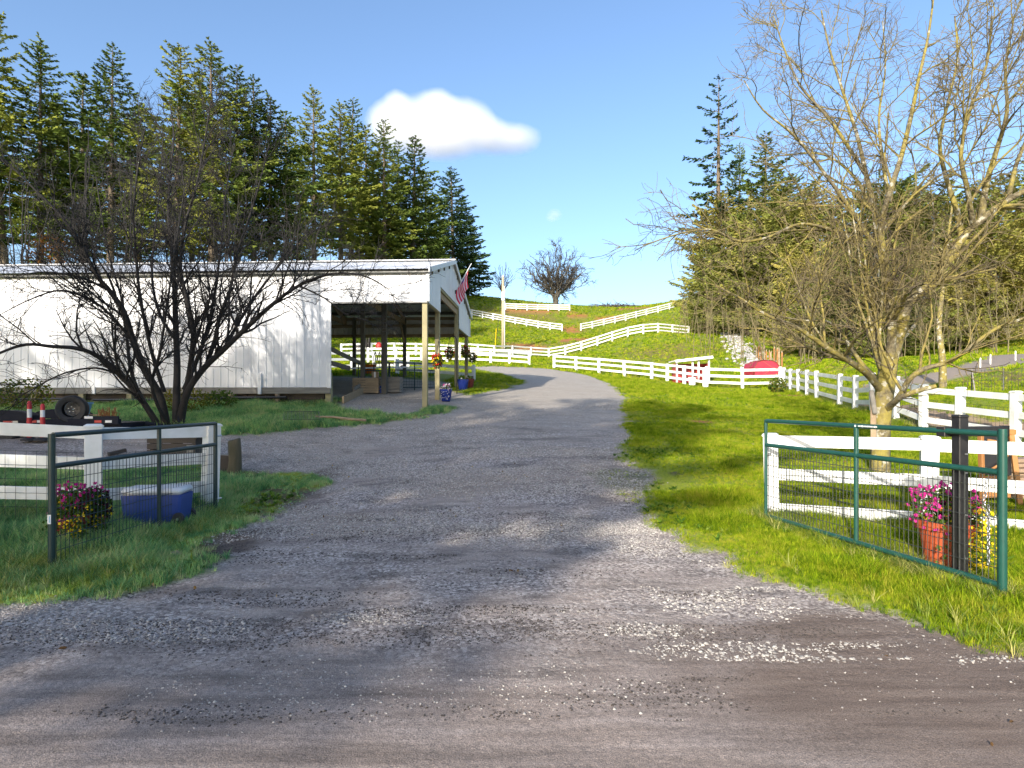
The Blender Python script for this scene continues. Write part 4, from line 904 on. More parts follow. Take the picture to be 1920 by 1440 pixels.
B.limb(uvY([(1650, 730, 9.68), (1625, 700, 9.4), (1590, 675, 9.2), (1555, 655, 9.0), (1522, 632, 8.9), (1490, 612, 8.8), (1440, 592, 8.7), (1390, 560, 8.6), (1350, 540, 8.5)]), .062, .012)
B.limb(uvY([(1655, 720, 9.72), (1622, 690, 10.1), (1598, 655, 10.4), (1578, 622, 10.6), (1550, 603, 10.8), (1500, 600, 11.0), (1440, 588, 11.2)]), .05, .012)
B.limb(uvY([(1660, 770, 9.65), (1685, 745, 9.3), (1705, 712, 9.1), (1732, 692, 9.0), (1782, 677, 8.9), (1830, 642, 8.8), (1870, 615, 8.7), (1915, 598, 8.6), (1970, 570, 8.5)]), .055, .014)
B.limb(uvY([(1662, 765, 9.6), (1690, 745, 9.2), (1720, 733, 9.0), (1755, 724, 8.9)]), .048, .034, lvl=1)
B.limb(uvY([(1803, 450, 9.2), (1795, 400, 9.3), (1776, 340, 9.4), (1762, 270, 9.6), (1778, 190, 9.7), (1795, 110, 9.8), (1790, 30, 9.9)]), .05, .011)
B.limb(uvY([(1840, 412, 9.1), (1848, 350, 9.0), (1866, 290, 8.9), (1888, 210, 8.8), (1885, 130, 8.7), (1900, 40, 8.6)]), .055, .011)
B.limb(uvY([(1825, 425, 9.1), (1815, 360, 8.8), (1802, 290, 8.6), (1818, 210, 8.5), (1850, 120, 8.4), (1860, 30, 8.4)]), .045, .011)
B.limb(uvY([(1890, 375, 9.0), (1905, 310, 9.2), (1930, 240, 9.4), (1925, 150, 9.6), (1940, 60, 9.8)]), .04, .011)
B.limb(uvY([(1642, 520, 10.0), (1610, 460, 9.8), (1560, 432, 9.6), (1500, 420, 9.4), (1440, 445, 9.2), (1385, 452, 9.1), (1340, 432, 9.0), (1305, 432, 8.9), (1260, 442, 8.8), (1215, 458, 8.7), (1190, 470, 8.7)]), .035, .006)
B.limb(uvY([(1645, 470, 10.1), (1600, 400, 10.1), (1550, 330, 10.0), (1490, 255, 9.9), (1430, 205, 9.8), (1395, 150, 9.7)]), .045, .008)
B.limb(uvY([(1640, 400, 10.2), (1600, 330, 10.6), (1545, 290, 10.9), (1480, 290, 11.2), (1420, 300, 11.4)]), .035, .007)
B.limb(uvY([(1655, 430, 9.2), (1710, 370, 9.0), (1760, 330, 8.8), (1800, 310, 8.6)]), .03, .007)
B.limb(uvY([(1625, 330, 10.3), (1560, 230, 10.3), (1500, 160, 10.3), (1470, 90, 10.3), (1450, 30, 10.3)]), .035, .008)
B.limb(uvY([(1668, 380, 9.2), (1655, 300, 9.6), (1648, 220, 9.9), (1660, 130, 10.1), (1655, 40, 10.2)]), .035, .008)
B.limb(uvY([(1688, 640, 9.6), (1720, 600, 10.2), (1740, 520, 10.7), (1752, 430, 11.0), (1745, 350, 11.2)]), .035, .009)
B.limb(uvY([(1555, 655, 9.0), (1520, 600, 9.0), (1490, 520, 9.0), (1470, 460, 9.0)]), .025, .007)
for (a, b_) in ((1635, 1618), (1645, 1628), (1628, 1600), (1650, 1655)):
    B.limb(uvY([(1650, 690, 9.6), (a, 620, 9.4), (b_, 540, 9.3), (b_ - 8, 470, 9.2), (b_ - 20, 400, 9.2)]), .028, .008)
B.build(tr, ['bark_lichen', 'limb', 'twig', 'twig'])
p_ = Vector(P(1632, 748, 9.57)); cut = MB().bar(p_ - tr.location + Vector((.0, -.02, .14)), p_ - tr.location + Vector((.04, -.06, -.24)), .07, .05, up=(0, -1, 0), bev=.015); part('cut_face', cut, M['wood_grey'], tr)
cut = MB().bar(Vector(P(1636, 790, 9.62)) - tr.location + Vector((-.02, -.05, .36)), Vector(P(1636, 790, 9.62)) - tr.location + Vector((-.02, -.06, -.35)), .09, .05, up=(0, -1, 0), bev=.02); part('bark_wound', cut, M['wood_tan'], tr)

# --- bare trees on the hill and between the firs
LVH = [dict(start=.25, dens=.9, ang=(22, 55), len=(1.5, 3.6), rr=.6, rmax=.13, rmin=.06, seg=6, wig=.14, bias=(0, 0, .15)),
       dict(start=.12, dens=2.0, ang=(25, 60), len=(1.0, 3.0), rr=.6, rmax=.06, rmin=.03, seg=5, wig=.2, bias=(0, 0, .1)),
       dict(start=.1, dens=2.4, ang=(25, 65), len=(.5, 1.6), rr=.6, rmax=.03, rmin=.018, seg=3, wig=.25)]
bt = at(1042, 127); bt.z = CAM_H + (HV - 572) / FPX * 127
tr = thing('hilltop_tree', 'wide bare tree with a rounded crown on the crest of the hill', 'tree', bt); B = Bare(41, LVH); Yh = 127
rs = random.Random(9)
for k in range(34):
    a = math.radians(-104 + 208 * (k + .5) / 34 + rs.uniform(-5, 5)); q_ = rs.uniform(.72, 1.0) if k % 3 else rs.uniform(.4, .7)
    u1, v1 = 1042 + 71 * q_ * math.sin(a), 520 - 62 * q_ * math.cos(a); dy = rs.uniform(-6.5, 6.5) * math.cos(a / 2); sd = abs(math.sin(a))
    B.limb(uvY([(1042, 568, Yh), (1042 + (u1 - 1042) * .10, 553, Yh + dy * .1), (1042 + (u1 - 1042) * (.40 + .1 * sd), 553 + (v1 - 553) * .45, Yh + dy * .5), (1042 + (u1 - 1042) * .78, 553 + (v1 - 553) * .82, Yh + dy * .8), (u1, v1, Yh + dy)]), rs.uniform(.13, .28), .045, wob=.22)
B.limb(uvY([(1042, 576, Yh), (1042, 562, Yh), (1043, 550, Yh)]), .62, .45, lvl=9)
B.build(tr, ['bark_hill', 'bark_hill', 'bark_dk', 'bark_dk'])
def small_bare(label, u, Y, H, wid, seed, mats=('bark_dk', 'bark_dk', 'twig'), nst=7, vbase=None, r0=.06, dens=1.0, cat='tree', name='bare_sapling', group=None, spread=0):
    b0 = at(u, Y)
    if vbase: b0.z = CAM_H + (HV - vbase) / FPX * Y
    t = thing(name, label, cat, b0, group=group); k = H / 8
    lv = [dict(start=.2, dens=1.1 / k * dens, ang=(18, 50), len=(.8 * k, 2.2 * k), rr=.6, rmax=r0 * .5, rmin=r0 * .22, seg=5, wig=.15, bias=(0, 0, .3)),
          dict(start=.1, dens=2.0 / k * dens, ang=(22, 60), len=(.4 * k, 1.1 * k), rr=.6, rmax=r0 * .25, rmin=r0 * .13, seg=3, wig=.22, bias=(0, 0, .1))]
    B_ = Bare(seed, lv); rs = random.Random(seed)
    for i in range(nst):
        a = rs.uniform(0, 2 * PI); s_ = rs.uniform(.2, 1) * wid * (1 - spread * .6); h_ = H * rs.uniform(.5 if spread else .75, 1.0); ox, oy = rs.gauss(0, wid * .45 * spread), rs.gauss(0, wid * .35 * spread)
        q = [b0 + Vector((ox + math.cos(a) * s_ * f ** 1.4, oy + math.sin(a) * s_ * f ** 1.4, h_ * f - (.25 if f == 0 else 0))) for f in (0, .25, .5, .75, 1)]
        B_.limb([tuple(x) for x in q], r0, r0 * .25, wob=.03 * k)
    B_.build(t, mats, ('trunk', 'branches', 'twigs')); return t
bt = Vector(P(942, 557, 132)); tr = thing('small_hill_tree', 'small round bare tree on the crest left of the wide crowned tree', 'tree', bt)
B = Bare(43, [dict(start=.2, dens=.9, ang=(20, 50), len=(1.0, 2.4), rr=.6, rmax=.06, rmin=.03, seg=5, wig=.12, bias=(0, 0, .15)), dict(start=.1, dens=1.6, ang=(20, 55), len=(.5, 1.3), rr=.6, rmax=.03, rmin=.018, seg=3, wig=.2)])
for k in range(17):
    a = math.radians(-95 + 190 * (k + .5) / 17 + rs.uniform(-5, 5)); q_ = rs.uniform(.7, 1.0); u1, v1 = 942 + 28 * q_ * math.sin(a), 523 - 32 * q_ * math.cos(a); dy = rs.uniform(-2.6, 2.6)
    B.limb(uvY([(942, 552, 132), (942 + (u1 - 942) * .12, 545, 132 + dy * .1), (942 + (u1 - 942) * .5, 545 + (v1 - 545) * .5, 132 + dy * .5), (u1, v1, 132 + dy)]), .10, .03, wob=.1)
B.limb(uvY([(942, 560, 132), (942, 552, 132), (942, 545, 132)]), .2, .15, lvl=9); B.build(tr, ['bark_hill', 'bark_hill', 'twig', 'twig'])
for i, (u, Y, H, w, n_) in enumerate(((35, 34, 13, 3.4, 9), (-60, 33, 13, 3.0, 8), (150, 36, 15, 2.6, 7), (245, 38, 14, 2.4, 7), (430, 40, 13, 2.4, 7), (560, 44, 11, 2.6, 7), (690, 46, 9, 2.4, 6))):
    small_bare(['bare grey sapling clump behind the barn at the left edge of the view', 'bare sapling clump just beyond the left edge behind the barn', 'tall bare sapling clump rising behind the barn left of the dark tree', 'bare sapling clump behind the barn in line with the dark tree', 'bare sapling clump behind the barn right of the dark tree', 'low bare brush clump behind the barn roof between the firs', 'low bare brush clump behind the barn roof below the gap in the firs'][i], u, Y, H, w, 60 + i, ('bark_dk', 'bark_dk', 'bark_dk'), n_, r0=.07, group='bare saplings behind the barn')

# --- conifers
def conifer(seed, H, rad, base, mat, droop=.25, irr=.35, nb=150, density=1.0, tip=1.2, dead=True, clump=.36, pw=.75):
    r = np.random.default_rng(seed); V = []; dl = []
    lean = r.normal(0, .015, 2)
    for i in range(nb):
        t = (i + r.random()) / nb; z = base * H + (H * .985 - base * H) * t ** .92
        f = (z - base * H) / (H - base * H); az = i * 2.399 + r.normal(0, .3)
        shape = (1 - f) ** pw * min(1, .55 + 2.2 * f) 
        L = (rad * shape + .25) * (1 + r.normal(0, irr)) 
        L = max(L, .2); el = .45 * f - droop * (1 - f) + r.normal(0, .10)
        d0 = np.array([math.cos(az) * math.cos(el), math.sin(az) * math.cos(el), math.sin(el)]); side = np.array([-math.sin(az), math.cos(az), 0])
        b0 = np.array([lean[0] * z, lean[1] * z, z]); n = max(8, int(L * 36 * density))
        sag = -.10 * L
        s = r.random(n) ** .75; s = .12 + .9 * s
        c = b0 + d0 * (s * L)[:, None] + np.array([0, 0, 1]) * (sag * np.sin(s * PI * .8) + .10 * L * s * s)[:, None]
        sg = r.choice([-1, 1], n); k = (1 - s * .65) * L * .30
        tw = d0 * .75 + side * (sg * r.uniform(.35, 1.0, n))[:, None] + np.array([0, 0, 1]) * r.normal(-.18, .22, n)[:, None]
        tw /= np.linalg.norm(tw, axis=1, keepdims=True)
        c = c + tw * (r.random(n) * k)[:, None]
        ln = clump * r.uniform(.55, 1.25, n) * min(1, .45 + .16 * L); wd = ln * r.uniform(.16, .34, n)
        up = np.stack([r.normal(0, 1, n), r.normal(0, 1, n), r.normal(.35, .9, n)], -1); w = np.cross(tw, up); w /= np.linalg.norm(w, axis=1, keepdims=True)
        nn = np.cross(w, tw)
        a = c - tw * (ln * .35)[:, None]; e = c + tw * (ln * .65)[:, None] - nn * (ln * .10)[:, None]; m1 = c + w * wd[:, None] - nn * (ln * .06)[:, None]; m2 = c - w * wd[:, None] - nn * (ln * .06)[:, None]
        V.append(np.stack([a, m1, e, m2], 1))
        if L > .8: dl.append((np.stack([b0, b0 + d0 * L * .5 + [0, 0, sag * .8], b0 + d0 * L * .9 + [0, 0, sag * .3]]), np.array([.02 + .012 * L, .012 + .006 * L, .008])))
    V = np.concatenate(V).reshape(-1, 3); F = np.arange(len(V)).reshape(-1, 4)
    crown = np_mesh('crown', V, F, M[mat])
    rt = .011 * H + .06; zz = np.linspace(-.6, H * .99, 10); tk = [(np.stack([lean[0] * zz, lean[1] * zz, zz], -1), np.maximum(rt * (1 - zz.clip(0) / H) ** .8, .02))]
    trunk = tubes_mesh('trunk', tk, M['bark_fir'])
    if dead and base > .12:
        for i in range(int(base * H * 3.2)):
            z = r.uniform(.10, base + .06) * H; az = r.uniform(0, 2 * PI); L = r.uniform(.4, 1.0) * rad * .75; d0 = np.array([math.cos(az), math.sin(az), -.2 + r.normal(0, .12)]); b0 = np.array([0, 0, z])
            q = b0 + d0 * L * .5; dl.append((np.stack([b0, q + [0, 0, .05], b0 + d0 * L + [0, 0, -.1]]), np.array([.03, .02, .008])))
            for _ in range(2): e = r.normal(0, .35, 3); dl.append((np.stack([q, q + e * L * .3, q + e * L * .6 - [0, 0, .1]]), np.array([.014, .01, .006])))
    limbs = tubes_mesh('limbs', dl, M['bark_fir'], lambda r_: 3)
    return trunk, limbs, crown, H
PR = {'full': conifer(1, 20, 3.6, .03, 'fir', .28, .22, 230, 1.15), 'tall': conifer(2, 28, 3.5, .36, 'fir', .28, .26, 190, 1.15), 'ragged': conifer(3, 30, 3.8, .34, 'fir', .2, .38, 180, 1.15, clump=.38), 'slim': conifer(4, 26, 2.6, .36, 'fir', .3, .3, 180, 1.1),
      'dark': conifer(5, 20, 3.9, .02, 'fir_blue', .32, .22, 240, 1.2), 'sparse': conifer(6, 26, 2.7, .26, 'fir_blue', .35, .38, 95, 1.0, clump=.38), 'cedar': conifer(7, 17, 4.2, .03, 'cedar', .1, .3, 260, 1.25, pw=.5), 'bushy': conifer(8, 15, 4.4, .08, 'cedar', .05, .4, 240, 1.25, pw=.38),
      'shade_a': conifer(11, 12, 3.4, .43, 'cedar', -.05, .35, 110, .43, clump=.6, pw=.45), 'shade_b': conifer(12, 12, 3.2, .43, 'cedar', .0, .35, 100, .43, clump=.6, pw=.6),
      'bent': conifer(9, 28, 3.5, .40, 'fir', .35, .35, 180, 1.1, clump=.38)}
def fir(kind, u, vtop, Y, label, group, wide=1.0, name='fir_tree', xy=None, H=None):
    if xy is None:
        b0 = at(u, Y); Ht = CAM_H + (HV - vtop) / FPX * Y - b0.z
    else: b0 = Vector((xy[0], xy[1], gz(*xy))); Ht = H
    trunk, limbs, crown, H0 = PR[kind]; k = Ht / H0
    t = thing(name, label, 'tree', b0, R.uniform(0, 2 * PI), group); t.scale = (k * wide, k * wide, k)
    obj('trunk', trunk, t); o = obj('limbs', limbs, t, kind='stuff'); obj('crown', crown, t); return t
g1 = 'firs behind the barn'
FL = [('ragged', 20, 20, 48, 'broad dark fir at the far left of the row behind the barn'), ('tall', -70, 60, 46, 'tall fir cut by the left edge of the view'), ('bent', 75, 70, 52, 'leaning-topped fir beside the broad dark one at far left'), ('tall', 205, 75, 52, 'tall fir left of the dark bare tree with a thin airy top'), ('slim', 155, 130, 56, 'slim fir in the notch of sky at upper left'), ('slim', 262, 170, 56, 'shorter slim fir hidden behind the dark bare tree'),
      ('ragged', 322, 58, 50, 'tallest ragged fir straight above the dark bare tree'), ('tall', 400, 72, 52, 'tall fir just right of the ragged one above the bare tree'), ('tall', 445, 118, 55, 'fir with a stepped right side above the barn'), ('slim', 476, 140, 58, 'slim fir behind the stepped one'), ('bent', 508, 178, 58, 'yellow-green fir left of the wedge of sky above the barn'), ('slim', 540, 205, 75, 'small narrow fir top in the wedge of sky'),
      ('tall', 590, 158, 80, 'pointed fir standing alone right of the wedge of sky'), ('tall', 640, 186, 85, 'fir with a thick top right of the lone pointed one'), ('slim', 657, 180, 95, 'twin spire behind the thick-topped fir'), ('full', 690, 235, 95, 'mid-height fir left of the white cloud'), ('tall', 722, 222, 92, 'fir whose tip stands before the left end of the cloud'), ('slim', 748, 262, 100, 'short fir tip between two taller ones below the cloud'), ('full', 772, 252, 100, 'slender fir tip below the middle of the cloud'), ('full', 800, 318, 115, 'low bushy fir second from the right end of the row'), ('dark', 852, 313, 128, 'dark full fir at the right end of the row, branches to the ground'), ('dark', 878, 385, 132, 'shorter dark fir leaning out at the right end of the row'),
      ('tall', 110, 190, 62, 'background fir filling the gap right of the broad one'), ('tall', 240, 210, 64, 'background fir low in the gap left of the bare tree'), ('tall', 360, 170, 64, 'background fir between the two tallest ones'), ('slim', 560, 290, 90, 'low background fir under the wedge of sky'), ('full', 700, 330, 115, 'low background fir filling the right part of the row'), ('full', 825, 400, 128, 'lowest background fir near the right end of the row')]
for kd, u, vt, Y, lab_ in FL: fir(kd, u, vt, Y, lab_, g1, R.uniform(1.05, 1.3) * (1.15 if kd in ('dark',) else 1.0))
g2 = 'conifers of the right-hand wood'
FR = [('cedar', 1326, 455, 80, 'lower dense conifer leaning out at the very left of the right-hand wood', 1.0), ('cedar', 1475, 330, 74, 'olive conifer between the broad dark-topped fir and the round-topped one', 1.1), ('bushy', 1860, 420, 50, 'wide olive conifer above the upper end of the asphalt road', 1.2), ('cedar', 1352, 362, 84, 'dense hedge-like conifer at the left edge of the right-hand wood', 1.15), ('sparse', 1345, 148, 86, 'tall sparse fir standing high above the right-hand wood', 1.15), ('ragged', 1385, 270, 88, 'brownish fir behind the tall sparse one', .8), ('full', 1432, 245, 80, 'broad dark-topped fir right of the tall sparse one', 1.2), ('bushy', 1400, 400, 70, 'olive bushy conifer low at the left of the wood', 1.1), ('bushy', 1465, 385, 66, 'olive bushy conifer below the broad dark-topped fir', 1.1), ('cedar', 1528, 348, 62, 'round-topped olive conifer behind the lichen tree on its left', 1.15), ('full', 1578, 372, 64, 'dark conifer behind the lichen tree trunk', 1.2),
      ('bushy', 1640, 350, 58, 'wide olive conifer straight behind the lichen tree', 1.15), ('cedar', 1700, 340, 60, 'rounded conifer just right of the lichen tree stem', 1.1), ('bushy', 1765, 365, 56, 'bushy conifer between the two big right limbs', 1.1), ('full', 1830, 345, 60, 'dark conifer under the big right limb', 1.2), ('cedar', 1885, 330, 58, 'conifer near the right edge above the asphalt road', 1.2), ('full', 1925, 290, 64, 'dark conifer cut by the right edge of the view', 1.2), ('bushy', 1985, 380, 55, 'conifer just beyond the right edge of the view', 1.2), ('bushy', 1500, 470, 54, 'low dark conifer at the foot of the wood', 1.0), ('bushy', 1590, 480, 50, 'low conifer skirt behind the grass strip', 1.0), ('bushy', 1690, 490, 50, 'low conifer skirt above the bend of the asphalt road', 1.0), ('bushy', 1800, 500, 50, 'low conifer skirt beside the upper asphalt road', 1.0)]
for kd, u, vt, Y, lab_, w_ in FR: fir(kd, u, vt, Y, lab_, g2, w_, name='conifer')
# trees on the near side of the road, behind the viewer; their shade lies over the left of the drive
g3 = 'trees across the lane behind the viewer'
for i, (x, y, H, kd, w_) in enumerate(SHADE): fir(kd, 0, 0, 0, SHADE_LABEL[i], g3, w_, xy=(x, y), H=H)
# slim trunk with orange bark between the wood and the fence, and brush on its left
b0 = at(1768, 25.5); t = thing('slim_tree', 'slim leaning tree with orange and grey bark near the asphalt road', 'tree', b0)
lv = [dict(start=.3, dens=1.5, ang=(35, 75), len=(.8, 2.2), rr=.5, rmax=.03, rmin=.012, seg=5, wig=.2), dict(start=.1, dens=3, ang=(25, 65), len=(.3, .9), rr=.6, rmax=.012, rmin=.008, seg=3, wig=.25)]
B = Bare(71, lv); B.limb([tuple(b0 + Vector(q)) for q in ((0.0, 0, -.1), (-.02, 0, 1.3), (-.1, .1, 2.6), (.12, .2, 4.2), (.3, .2, 6.0), (.7, .4, 8.0))], .17, .04); B.build(t, ['bark_lichen', 'bark_lichen', 'twig'], ('trunk', 'branches', 'twigs'))
for i, (u, Y, H, w_, lab_) in enumerate(((1330, 62, 8, 4.5, 'tangled bare brush at the foot of the hedge-like conifer'), (1385, 54, 7, 4.2, 'brown bare brush left of the pale stone strip'), (1300, 70, 5.5, 3.2, 'low bare brush by the end of the upper white fence'), (1445, 48, 7.5, 3.6, 'bare brush behind the red tarp'), (1560, 44, 8, 3.2, 'bare brush in front of the wood behind the lichen tree'), (1860, 42, 6.5, 3.4, 'bare brush above the asphalt road at right'), (1730, 46, 8, 3.2, 'bare brush right of the lichen tree trunk'))):
    small_bare(lab_, u, Y, H, w_, 80 + i, ('brush', 'brush', 'brush'), 10, r0=.035, dens=2.0, spread=1, name='bare_shrub', cat='shrub', group='bare brush by the right-hand wood')
def shrub(label, p_, r_, mats, seed, n=500, ln=.12, name='shrub', group=None):
    rs = random.Random(seed); t = thing(name, label, 'shrub', p_, group=group)
    mb = MB()
    for k in range(9):
        a = rs.uniform(0, 2 * PI); mb.tube([(0, 0, -.05), (math.cos(a) * r_[0] * .4, math.sin(a) * r_[1] * .4, r_[2] * .8), (math.cos(a) * r_[0] * .8, math.sin(a) * r_[1] * .8, r_[2] * 1.5)], [.02, .014, .006], 4, False)
    part('stems', mb, M['twig'], t, kind='stuff')
    for k, mt in enumerate(mats): leaves(t, 'foliage', M[mt], in_ball(n, (0, 0, r_[2]), r_, rs, .35), ln, ln * .3, rs)
    return t
shrub('orange-leaved shrub behind the barn roof at the left', at(95, 36) + Vector((0, 0, 5.6)), (1.2, 1.2, 1.3), ['rust_leaf'], 90, 500, .22)
shrub('bramble clump with pale leaves at the foot of the barn wall left of the tree', loc_g(40, 775), (.9, .4, .5), ['shrub', 'plantleaf'], 91, 420, .09)
shrub('yellow-green bramble behind the stems of the dark tree', loc_g(345, 775), (.8, .4, .35), ['shrub'], 92, 520, .09)
shrub('dark green leafy bramble at the foot of the barn wall right of the tree', loc_g(415, 768), (.5, .3, .28), ['plantleaf'], 93, 420, .09)
shrub('small green shrub at the corner where the right-hand fence begins', loc_g(1458, 738) + Vector((0, 0, .0)), (.45, .4, .4), ['shrub', 'plantleaf'], 94, 420, .12)
# ------------------------------------------------------------------ white board fences
def post_mesh(mat, cap=True):
    mb = MB().box((0, 0, .485), (1, 1, .97), None, .03)
    if cap:
        vs = [(x * .56, y * .56, .968) for x, y in ((-1, -1), (1, -1), (1, 1), (-1, 1))] + [(x * .56, y * .56, .985) for x, y in ((-1, -1), (1, -1), (1, 1), (-1, 1))] + [(x * .40, y * .40, 1.0) for x, y in ((-1, -1), (1, -1), (1, 1), (-1, 1))]
        mb.add(vs, [(0, 1, 2, 3), (8, 9, 10, 11)] + [(a + i, a + (i + 1) % 4, a + 4 + (i + 1) % 4, a + 4 + i) for a in (0, 4) for i in range(4)])
    return mb.mesh('post', mat)
PM = {'near': post_mesh(M['white']), 'far': post_mesh(M['white_far'], False)}
RM = {'near': MB().box((0, 0, 0), (1, 1, 1), None, .02).mesh('rail', M['white']), 'far': MB().box((0, 0, 0), (1, 1, 1)).mesh('rail', M['white_far'])}
def fence(label, pts, rails=(.30, .66, 1.03), ph=1.15, pw=.15, rh=.14, near=False, spacing=2.4, group='white board fences', wire=False, rt=.04, lift=0, zs=None, skip_ends=False):
    """pts: corner points (x,y) on the ground; posts are set along them"""
    pl = []
    for (a, b_) in zip(pts[:-1], pts[1:]):
        a, b_ = Vector(a), Vector(b_); n = max(1, round((b_ - a).length / spacing))
        pl += [a + (b_ - a) * (k / n) for k in range(n)]
    pl.append(Vector(pts[-1])); P3 = [Vector((q.x, q.y, gz(q.x, q.y) + lift)) for q in pl]
    if zs is not None:
        for q, z in zip(P3, zs): q.z = z
    t = thing('white_fence', label, 'fence', P3[0], group=group); kx = 'near' if near else 'far'; b0 = P3[0]
    for i, q in enumerate(P3):
        d = (P3[min(i + 1, len(P3) - 1)] - P3[max(i - 1, 0)]); o = obj('post', PM[kx], t, q - b0 + Vector((0, 0, -.10)), rot=(R.gauss(0, .012), R.gauss(0, .012), math.atan2(d.y, d.x))); o.scale = (pw, pw, ph + .10)
    for a, b_ in zip(P3[:-1], P3[1:]):
        d = b_ - a; L = d.length; yaw = math.atan2(d.y, d.x); pit = -math.atan2(d.z, math.hypot(d.x, d.y))
        for h_ in rails:
            o = obj('rail', RM[kx], t, (a + b_) / 2 - b0 + Vector((0, 0, h_ + R.gauss(0, .006))), rot=(0, pit, yaw)); o.scale = (L - .006, rt, rh)
    if wire:
        mb = MB()
        for a, b_ in zip(P3[:-1], P3[1:]):
            d = b_ - a; L = d.length; nrm = Vector((d.y, -d.x, 0)).normalized() * .045; n = int(L / .10)
            for k in range(n): q = a + d * ((k + .5) / n) - b0 + nrm; mb.tube([q + Vector((0, 0, .03)), q + Vector((0, 0, rails[1] + .14))], .0028, 3, False)
            for j in range(6): z = .05 + (rails[1] + .08) * j / 5; mb.tube([a - b0 + nrm + Vector((0, 0, z)), b_ - b0 + nrm + Vector((0, 0, z))], .0028, 3, False)
        part('wire_mesh', mb, M['wire'], t, kind='stuff')
    return t
xy = lambda u, Y: ((u - 960) / FPX * Y, Y)
fence('near white fence at the left, in blue shade, ending beside the left gate', [xy(-160, 6.9), xy(175, 7.4), xy(392, 8.5)], (.37, .75, 1.13), 1.24, .18, .15, True, 4.0, wire=True)
fence('near sunlit white fence at the right, behind the open green gate', [xy(1449, 7.85), xy(1740, 7.15), xy(2010, 6.5)], (.125, .56, .99), 1.10, .175, .145, True, 9, wire=True)
fence('white fence running up from the right foreground to the corner by the red tarp', [xy(2080, 10.6), xy(1904, 12.7), xy(1799, 14.2), xy(1731, 15.2), xy(1679, 16.4), xy(1637, 18.0), xy(1603, 19.8), xy(1574, 21.7), xy(1531, 25), xy(1513, 27.2), xy(1497, 29.5), xy(1482, 31.8), xy(1470, 34)], (.28, .65, 1.02), 1.16, .15, .14, True, 9, wire=True)
fence('white fence in front of the red tarp, joining the shelter corner', [xy(1325, 35), xy(1392, 34.5), xy(1462, 34.2)], (.30, .68, 1.06), 1.25, .16, .14, False, 2.2)
fence('white fence along the far side of the lawn, starting at the drive gateway', [xy(1039, 48), xy(1080, 46.2), xy(1123, 44.4), xy(1171, 42.7), xy(1222, 40.8), xy(1251, 38.6), xy(1283, 36.8), xy(1321, 35)], (.30, .68, 1.05), 1.18, .16, .15, False, 9)
fence('white fence beyond the drive that climbs to a bend on the middle of the hill', [xy(862, 66), xy(896, 66.5), xy(927, 67), xy(961, 70), xy(995, 72.5), xy(1029, 74), xy(1060, 74.5), xy(1090, 74.5), xy(1120, 74.5), xy(1148, 74.5), xy(1177, 74.5), xy(1206, 74), xy(1234, 75), xy(1261, 76.5), xy(1291, 78)], (.32, .72, 1.12), 1.25, .18, .16, False, 9)
fence('white fence beyond the barn, nearer row, ending at the drive gateway', [xy(690, 44.5), xy(742, 45), xy(790, 45.3), xy(838, 45.6), xy(885, 46), xy(920, 46), xy(955, 46), xy(992, 46)], (.30, .68, 1.05), 1.18, .17, .15, False, 9)
fence('white fence left of the pole on the hillside, running down to the gap', [xy(866, 112), xy(1054, 102)], (.34, .74, 1.14), 1.28, .19, .17, False, 2.4)
fence('white fence right of the gap on the hillside, running up towards the wood', [xy(1089, 102), xy(1212, 110), xy(1336, 118.5)], (.34, .74, 1.14), 1.28, .19, .17, False, 2.75)
fence('highest white fence, above the red earth just below the hilltop tree', [xy(948, 118), xy(1068, 118)], (.34, .74, 1.14), 1.28, .19, .17, False, 2.1)
fence('white fence seen under the barn roof behind the open bay', [xy(600, 33), xy(660, 34.5), xy(701, 35.5), xy(765, 36.5)], (.30, .68, 1.03), 1.15, .15, .14, False, 2.2)
fence('low white two-rail fence in the shade of the barn gable, ending by the blue pots', [xy(745, 30), xy(820, 29), xy(888, 28.5)], (.30, .62), .80, .14, .14, False, 2.2)
fence('far white fence glimpsed beyond the barn bay on the upper left paddock', [xy(640, 52), xy(697, 52.5), xy(780, 54), xy(862, 56)], (.32, .70, 1.08), 1.2, .17, .15, False, 2.6)

# ------------------------------------------------------------------ green tube gates
def gate(label, a, b_, za, zb, mat, htop, hmid, hbot, first_r, mid_f=.5, group='open farm gates', vw=.05):
    a, b_ = Vector((*a, za)), Vector((*b_, zb)); t = thing('farm_gate', label, 'gate', a, group=group); d = b_ - a
    def q(f, h): return Vector((d.x * f, d.y * f, d.z * f + h))
    r = .026
    for f, rr in ((0, first_r), (mid_f, .024), (1, r)):
        part('upright', MB().tube([q(f, hbot - (.04 if f != mid_f else 0)), q(f, htop + (.012 if f != mid_f else -.01))], rr, 14), M[mat], t, 40)
    for h in (htop, hmid, hbot): part('rail', MB().tube([q(.006, h), q(.994, h)], r - .001, 14), M[mat], t, 40)
    mb = MB(); n = int(d.length / vw)
    for k in range(1, n): mb.tube([q(k / n, hbot), q(k / n, hmid)], .0036, 4, False)
    m_ = 7
    for k in range(1, m_): mb.tube([q(.01, hbot + (hmid - hbot) * k / m_), q(.99, hbot + (hmid - hbot) * k / m_)], .0034, 4, False)
    part('wire_mesh', mb, M['green_dk'] if mat == 'green_dk' else M['wire'], t, kind='stuff'); return t, q, d
gl, q, d = gate('dark green wire gate standing open at the left of the drive', xy(97, 5.58), xy(404, 8.36), .0, .0, 'green_dk', 1.275, .985, .06, .030, .56, vw=.052)
part('sticker', MB().box(q(0, .50) + Vector((.0, -.031, 0)), (.032, .004, .085)), M['reflect'], gl)
part('sticker_print', MB().box(q(0, .50) + Vector((.005, -.034, 0)), (.008, .003, .06)), M['blue_lt'], gl)
